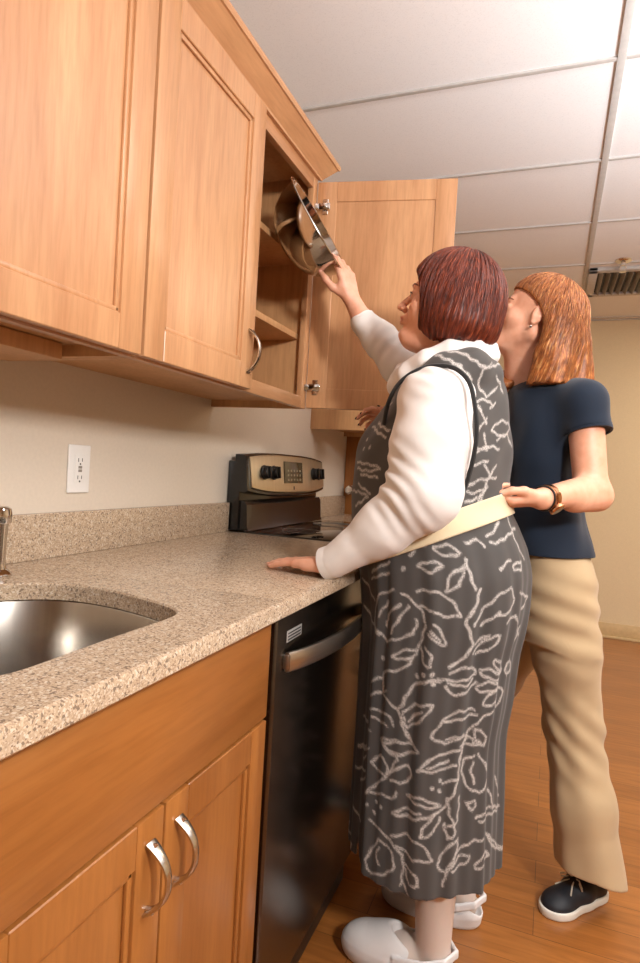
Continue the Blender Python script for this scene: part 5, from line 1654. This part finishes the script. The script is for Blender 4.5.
# ------------------------------------------------------------------ the therapist
YT = 1.88
t2 = thing('person', (1.15, YT, 0), 'woman with long copper hair, navy polo and khaki trousers, holding the cream belt', 'person')
h2c = P(534, 318, 1.79); h2s = .93; h2R = head_frame((-1, -.08), math.radians(16))
w2 = lambda p: np.array(h2c) + h2R @ (np.array(p) * h2s)
xb = lambda px, py: P(px, py, YT)
TK = [(xb(575, 385)[2], xb(575, 385)[0] - .165, xb(575, 385)[0], YT, .085), (xb(590, 398)[2], xb(588, 398)[0] - .212, xb(588, 398)[0], YT, .150), (xb(592, 425)[2], xb(592, 425)[0] - .232, xb(592, 425)[0], YT, .165),
      (xb(585, 460)[2], xb(583, 460)[0] - .228, xb(583, 460)[0], YT, .158), (xb(578, 490)[2], xb(579, 490)[0] - .200, xb(579, 490)[0], YT, .145), (xb(582, 520)[2], xb(582, 520)[0] - .205, xb(582, 520)[0], YT, .150),
      (xb(592, 556)[2], xb(592, 556)[0] - .225, xb(592, 556)[0], YT, .168), (xb(596, 600)[2], xb(596, 600)[0] - .235, xb(596, 600)[0], YT, .178), (xb(592, 640)[2], xb(592, 640)[0] - .22, xb(592, 640)[0], YT, .170)]
SH, EL, WR = P(584, 402, 1.725), P(591, 490, 1.70), P(541, 499, 1.50)
SH2, EL2, WR2 = np.array((1.03, 2.035, TK[1][0] - .03)), np.array((.93, 2.08, 1.20)), P(404, 428, 1.78)
F = Field((.47, 1.36, 0), (1.42, 2.20, 1.76), .0032)
build_head(F, h2c, h2R, h2s, .95)
F.cone(w2((-.018, 0, -.05)), P(541, 393, YT - .02), .050, .062, .02)
F.cone(w2((.005, 0, -.07)), P(527, 400, YT - .02), .034, .045, .02)
F.cone(w2((.030, 0, -.088)), P(521, 404, YT), .028, .042, .02)
F.loft(off_keys(TK, -.014), .02)
F.chain([P(560, 392, 1.80), SH, EL, WR], [.045, .046, .041, .0255], .018)
F.cone(P(598, 497, 1.70), P(574, 500, 1.63), .036, .031, .02)
F.chain([P(545, 392, 1.96), SH2, EL2, WR2], [.045, .046, .038, .025], .018)
HIP, KN, AN = P(560, 585, 1.80), P(573, 720, 1.84), P(590, 880, 1.87)
AN[2] = max(AN[2], .09)
HIP2, KN2, AN2 = np.array((HIP[0] - .05, 1.965, HIP[2])), P(478, 715, 2.02), P(452, 842, 2.05)
AN2[2] = .09
F.chain([HIP, KN, AN], [.075, .052, .036], .02)
F.chain([HIP2, KN2, AN2], [.075, .052, .036], .02)
FD = nrm((-.66, -.75, 0)); FD2 = nrm((-.95, -.3, 0))
for A, D_ in ((AN, FD), (AN2, FD2)):
    F.chain([np.array((A[0], A[1], .045)), A * (1, 1, 0) + D_ * .05 + (0, 0, .038), A * (1, 1, 0) + D_ * .11 + (0, 0, .028)], [.026, .024, .018], .02)
hb = Hand(WR, P(506, 503, 1.468) - WR, (.0, -.25, -.95), 1, [(.55, 1.5, 1.1), (.6, 1.5, 1.1), (.65, 1.5, 1.1), (.7, 1.5, 1.1)], (0, [(.80, .50, -.25), (.95, .10, -.10), (.95, -.1, .10)]), .86)
hb.build(F)
hf = Hand(WR2, (-.80, -.25, .35), (.1, .55, .7), -1, [(.3, .6, .4), (.35, .6, .4), (.4, .7, .4), (.45, .7, .5)], (0, [(.6, .7, -.2), (.9, .4, -.2), (.95, .2, -.2)]), .86)
hf.build(F)
v, f = F.mesh(1)
m_skin2 = skin_mat('fair_skin', (220, 156, 124), (234, 178, 148), (190, 100, 90))
body2 = mesh_obj('body', v, f, m_skin2, t2, {'lip': lipattr(v, h2c, h2R, h2s), 'hose': v[:, 2] * 0})
face_parts(t2, h2c, h2R, h2s, (70, 66, 50), (120, 66, 36))
hb.make_nails(t2, simple('grey_nail', (120, 112, 112), .25)); hf.make_nails(t2, simple('dark_nail', (52, 24, 28), .25))

M_HAIR2 = hair_mat('copper_hair', (100, 54, 26), (164, 98, 50), (222, 168, 104), 34)


def drape2(F, w):
    for a, b, r1, r2 in (((-.075, .01, .03), (-.120, .015, -.060), .066, .056), ((-.120, .015, -.060), (-.165, .010, -.150), .054, .050), ((-.080, .045, .0), (-.110, .060, -.22), .045, .040),
                         ((-.07, -.050, -.01), (-.10, -.07, -.20), .045, .035), ((-.055, .066, -.02), (-.068, .072, -.215), .026, .022), ((-.105, .065, -.12), (-.130, .060, -.22), .036, .036), ((-.03, -.045, -.03), (.025, -.050, -.20), .044, .046),
                         ((-.165, .01, -.115), (-.200, .005, -.20), .040, .034)):
        F.cone(w(a), w(b), r1 * h2s, r2 * h2s, .03)


hr2 = build_hair('hair', t2, h2c, h2R, h2s, [((-.020, 0, .040), (.109, .087, .096), .01), ((-.050, 0, .0), (.090, .092, .090), .02)], M_HAIR2,
           h2c - np.array((.26, .26, .30)) * .9, h2c + np.array((.26, .26, .18)) * .9, .0009, 50,
           [('ell', (.080, 0, -.058), (.133, .17, .122), .006), ('ell', (.05, 0, -.13), (.09, .062, .075), .01), ('plane', (-.276, 0, -.96), .206, 0)], seed=8, drape=drape2)
strands(t2, hr2, h2c, h2R, h2s, M_HAIR2, 520, (1.6, 2.9), 6, ctr=(-.05, 0, .02), zmin=-.22, tmax=2.8)
# earring
bm = bmesh.new(); bmesh.ops.create_uvsphere(bm, u_segments=14, v_segments=10, radius=.0042, matrix=Matrix.Translation(w2((-.002, .084, -.046)))); obj('earring', bm, M_CHROME, t2)

# polo shirt
M_POLO = fabric('navy_pique', (20, 32, 48), .8, .06, 600, .25)
F = Field((.70, 1.60, .90), (1.36, 2.16, 1.50), .0032)
PT = [k for k in TK if k[0] > .90]
zmin = P(560, 555, 1.73)[2]
F.chain([P(560, 396, 1.80), P(583.5, 403, 1.725), P(589, 437, 1.712)], [.058, .058, .057], .02)
e1 = nrm(P(589, 434, 1.715) - P(583, 403, 1.735)); c1 = P(588.5, 432, 1.716)
sl, X, Y, Z = F.grid()
d = (X - c1[0]) * e1[0] + (Y - c1[1]) * e1[1] + (Z - c1[2]) * e1[2]
F.F = np.maximum(F.F, d).astype(np.float32)
F.chain([P(545, 393, 1.96), SH2, SH2 * .55 + EL2 * .45], [.055, .057, .055], .02)
F.loft(off_keys(TK, .010), .045, disp=lambda th, Z, X, Y: (.003 * np.sin(5 * th + 18 * Z) + .002 * np.sin(9 * th - 26 * Z)).astype(np.float32))
F.F += (.0018 * waves(12, 7, 40, 90)(X, Y, Z)).astype(np.float32)
F.F = np.maximum(F.F, -(F.F + .009))
F.F = np.maximum(F.F, zmin - .008 - Z).astype(np.float32)
# neck opening
F.ell(P(543, 379, YT - .02), (.074, .064, .050), None, .004, 'sub')
F.cone(P(527, 388, 1.83), P(512, 416, 1.85), .040, .008, .004, 'sub')
v, f = F.mesh(1)
po = mesh_obj('polo_shirt', v, f, M_POLO, t2)
bm = bmesh.new()
cpts = [(560, 374, 1.79), (546, 374, 1.765), (534, 381, 1.760), (525, 392, 1.775), (518, 405, 1.80)]
cr = [P(*c) for c in cpts]
cback = [P(567, 378, 1.86), P(565, 378, 1.93), P(548, 380, 1.965)]
loop = [np.array(p) for p in (cback[::-1] + cr)]
ra = []
for i, p in enumerate(loop):
    ra.append([bm.verts.new(p + (0, 0, .016)), bm.verts.new(p + np.array((.004, -.006 if i > 2 else .0, -.018)))])
for a, b in zip(ra[:-1], ra[1:]): bm.faces.new((a[0], b[0], b[1], a[1]))
bmesh.ops.subdivide_edges(bm, edges=bm.edges[:], cuts=3, use_grid_fill=True)
bmesh.ops.solidify(bm, geom=bm.faces[:], thickness=.004)
obj('collar', bm, M_POLO, po, angle=60)
# sleeve band
bm = bmesh.new()
lathe(bm, [(.0520, -.012), (.0585, -.012), (.0590, 0), (.0580, .004), (.052, .004), (.051, -.006)], zto(c1, e1), 40)
obj('sleeve_band', bm, M_POLO, po, angle=60)

# trousers
M_KHAKI = fabric('khaki_twill', (184, 158, 122), .85, .05, 500, .2)
F = Field((.68, 1.60, .03), (1.46, 2.22, 1.04), .0034)
F.loft(off_keys([k for k in TK if k[0] < 1.06], -.004), .02)
F.chain([HIP, P(566, 650, 1.81), KN, P(583, 805, 1.82), P(591.5, 889, 1.82)], [.094, .087, .074, .078, .090], .03)
F.chain([HIP2, HIP2 * .5 + KN2 * .5, KN2, KN2 * .5 + AN2 * .5, AN2 * (1, 1, 0) + (0, 0, .06)], [.094, .087, .074, .076, .084], .03)
sl, X, Y, Z = F.grid()
ang_ = np.arctan2(Y - 1.82, X - (1.11 + .12 * np.clip(.9 - Z, 0, .9)))
F.F -= (.0028 * waves(21, 8, 18, 60)(X, Y, Z * 1.6) + .0022 * np.sin(ang_ * 6 + Z * 7) * np.clip(1 - Z, 0, 1)
        + .0030 * np.sin(Z * 95 + 3 * ang_) * np.exp(-((Z - .80) / .12) ** 2) + .0028 * np.sin(Z * 80 + 5 * ang_) * np.exp(-((Z - .47) / .10) ** 2)).astype(np.float32)
F.F = np.maximum(F.F, -(F.F + .010))
F.F = np.maximum(F.F, .085 + .35 * np.clip((X - AN[0]) * FD[0] + (Y - AN[1]) * FD[1], -.1, .1) - Z)
F.F = np.maximum(F.F, Z - (zmin + .03)).astype(np.float32)
v, f = F.mesh(1)
tr = mesh_obj('trousers', v, f, M_KHAKI, t2)
# side seam
bm = bmesh.new()
sm = [P(x, y, d) for x, y, d in ((577, 565, 1.712), (580, 600, 1.715), (583, 650, 1.727), (586, 700, 1.745), (590, 740, 1.747), (596, 790, 1.743), (602, 840, 1.738), (608, 888, 1.735))]

# boat shoes
M_SHOE = simple('black_nubuck', (28, 30, 36), .6)
M_SOLE = simple('white_sole', (226, 220, 208), .5, noise=.02)
M_LACE = simple('cream_lace', (226, 216, 196), .7, noise=.05)


def boat_shoe(parent, A, D_, k_=.86):
    R = np.stack([D_, np.cross((0, 0, 1), D_), np.array((0, 0, 1.0))], 1)
    o = np.array((A[0], A[1], 0)) - D_ * .050
    w = lambda a, b, c: o + R @ (np.array((a, b, c)) * k_)
    lo = np.minimum(w(-.02, -.06, 0), w(.28, .06, 0)) - .06; hi = np.maximum(w(-.02, -.06, 0), w(.28, .06, 0)) + .06
    lo[2] = -.004; hi[2] = .14
    F = Field(lo, hi, .0026)
    F.cone(w(.040, 0, .045), w(.110, 0, .042), .034, .037, .012)
    F.cone(w(.110, 0, .042), w(.195, 0, .026), .040, .034, .015)
    F.ell(w(.200, 0, .026), (.052, .042, .030), R, .012)
    F.ell(w(.045, 0, .03), (.045, .034, .05), R, .012)
    F.ell(w(.055, 0, .100), (.060, .030, .058), R, .005, 'sub')
    sl, X, Y, Z = F.grid()
    F.F = np.maximum(F.F, .016 - Z).astype(np.float32)
    v, f = F.mesh(1)
    s_ = mesh_obj('boat_shoe', v, f, M_SHOE, parent)
    F = Field(lo, hi, .0026)
    F.chain([w(.038, 0, 0.014), w(.11, 0, .014), w(.19, 0, .014)], [.040, .041, .043], .01)
    F.ell(w(.200, 0, .014), (.058, .046, .05), R, .01)
    sl, X, Y, Z = F.grid()
    F.F = np.maximum(F.F, np.maximum(.0008 - Z, Z - .022)).astype(np.float32)
    v, f = F.mesh(1)
    mesh_obj('sole', v, f, M_SOLE, s_)
    bm = bmesh.new()
    # lacing, bow, collar lace and stitching round the apron
    for k in range(3):
        a = .125 + k * .020
        tube(bm, [w(a, -.020, .074 - k * .006), w(a + .008, 0, .080 - k * .007), w(a, .020, .074 - k * .006)], .0022, 8)
    for sgn in (-1, 1):
        tube(bm, [w(.130, 0, .081), w(.140, sgn * .022, .090), w(.150, sgn * .042, .080), w(.146, sgn * .040, .070), w(.134, sgn * .014, .080)], .0021, 8)
        tube(bm, [w(.130, 0, .081), w(.160, sgn * .014, .076), w(.185, sgn * .030, .060)], .0020, 8)
        tube(bm, [w(.110, sgn * .034, .062), w(.070, sgn * .0375, .058), w(.030, sgn * .035, .058), w(.004, sgn * .016, .060)], .0018, 8)
    obj('lace', bm, M_LACE, s_)
    bm = bmesh.new()
    pts = [w(.130 + .075 * math.cos(a), .030 * math.sin(a), .066 - .022 * (math.cos(a) + .2)) for a in np.linspace(-1.9, 1.9, 22)]
    tube(bm, pts, .0013, 6)
    obj('stitching', bm, M_LACE, s_)


boat_shoe(t2, AN, FD)
boat_shoe(t2, AN2, FD2)

# watch and bracelets on the wrist that holds the belt
ax = nrm(EL - WR)
wd_ = WR + ax * .030
bm = bmesh.new(); lathe(bm, [(.0285, -.008), (.0310, -.007), (.0318, 0), (.0310, .007), (.0285, .008)], zto(wd_, ax), 36)
M_GOLD = simple('rose_gold', (206, 150, 110), .2, 1.0)
wt = obj('wrist_watch', bm, M_GOLD, t2)
nf = nrm(np.array((-.15, -.75, -.35)) - ax * (np.array((-.15, -.75, -.35)) @ ax))
bm = bmesh.new()
lathe(bm, [(0, -.003), (.0170, -.003), (.0185, 0), (.0185, .005), (.0165, .0075), (.0145, .0078)], zto(wd_ + nf * .031, nf), 32)
obj('watch_case', bm, M_GOLD, wt)
bm = bmesh.new(); lathe(bm, [(0, .0074), (.0145, .0074), (.0145, .0060), (0, .0060)], zto(wd_ + nf * .031, nf), 32)
obj('watch_dial', bm, simple('watch_dial', (150, 140, 112), .2), wt)
for off, r, m in ((.010, .0020, M_BLACKP), (.016, .0016, M_GOLD)):
    bm = bmesh.new()
    c = WR + ax * off
    Mz = zto(c, ax)
    tube(bm, [Mz @ Vector((.0290 * math.cos(a), .0290 * math.sin(a), .003 * math.sin(a * 2))) for a in np.linspace(0, 2 * math.pi, 33)], r, 8, caps=False)
    obj('bracelet', bm, m, t2)
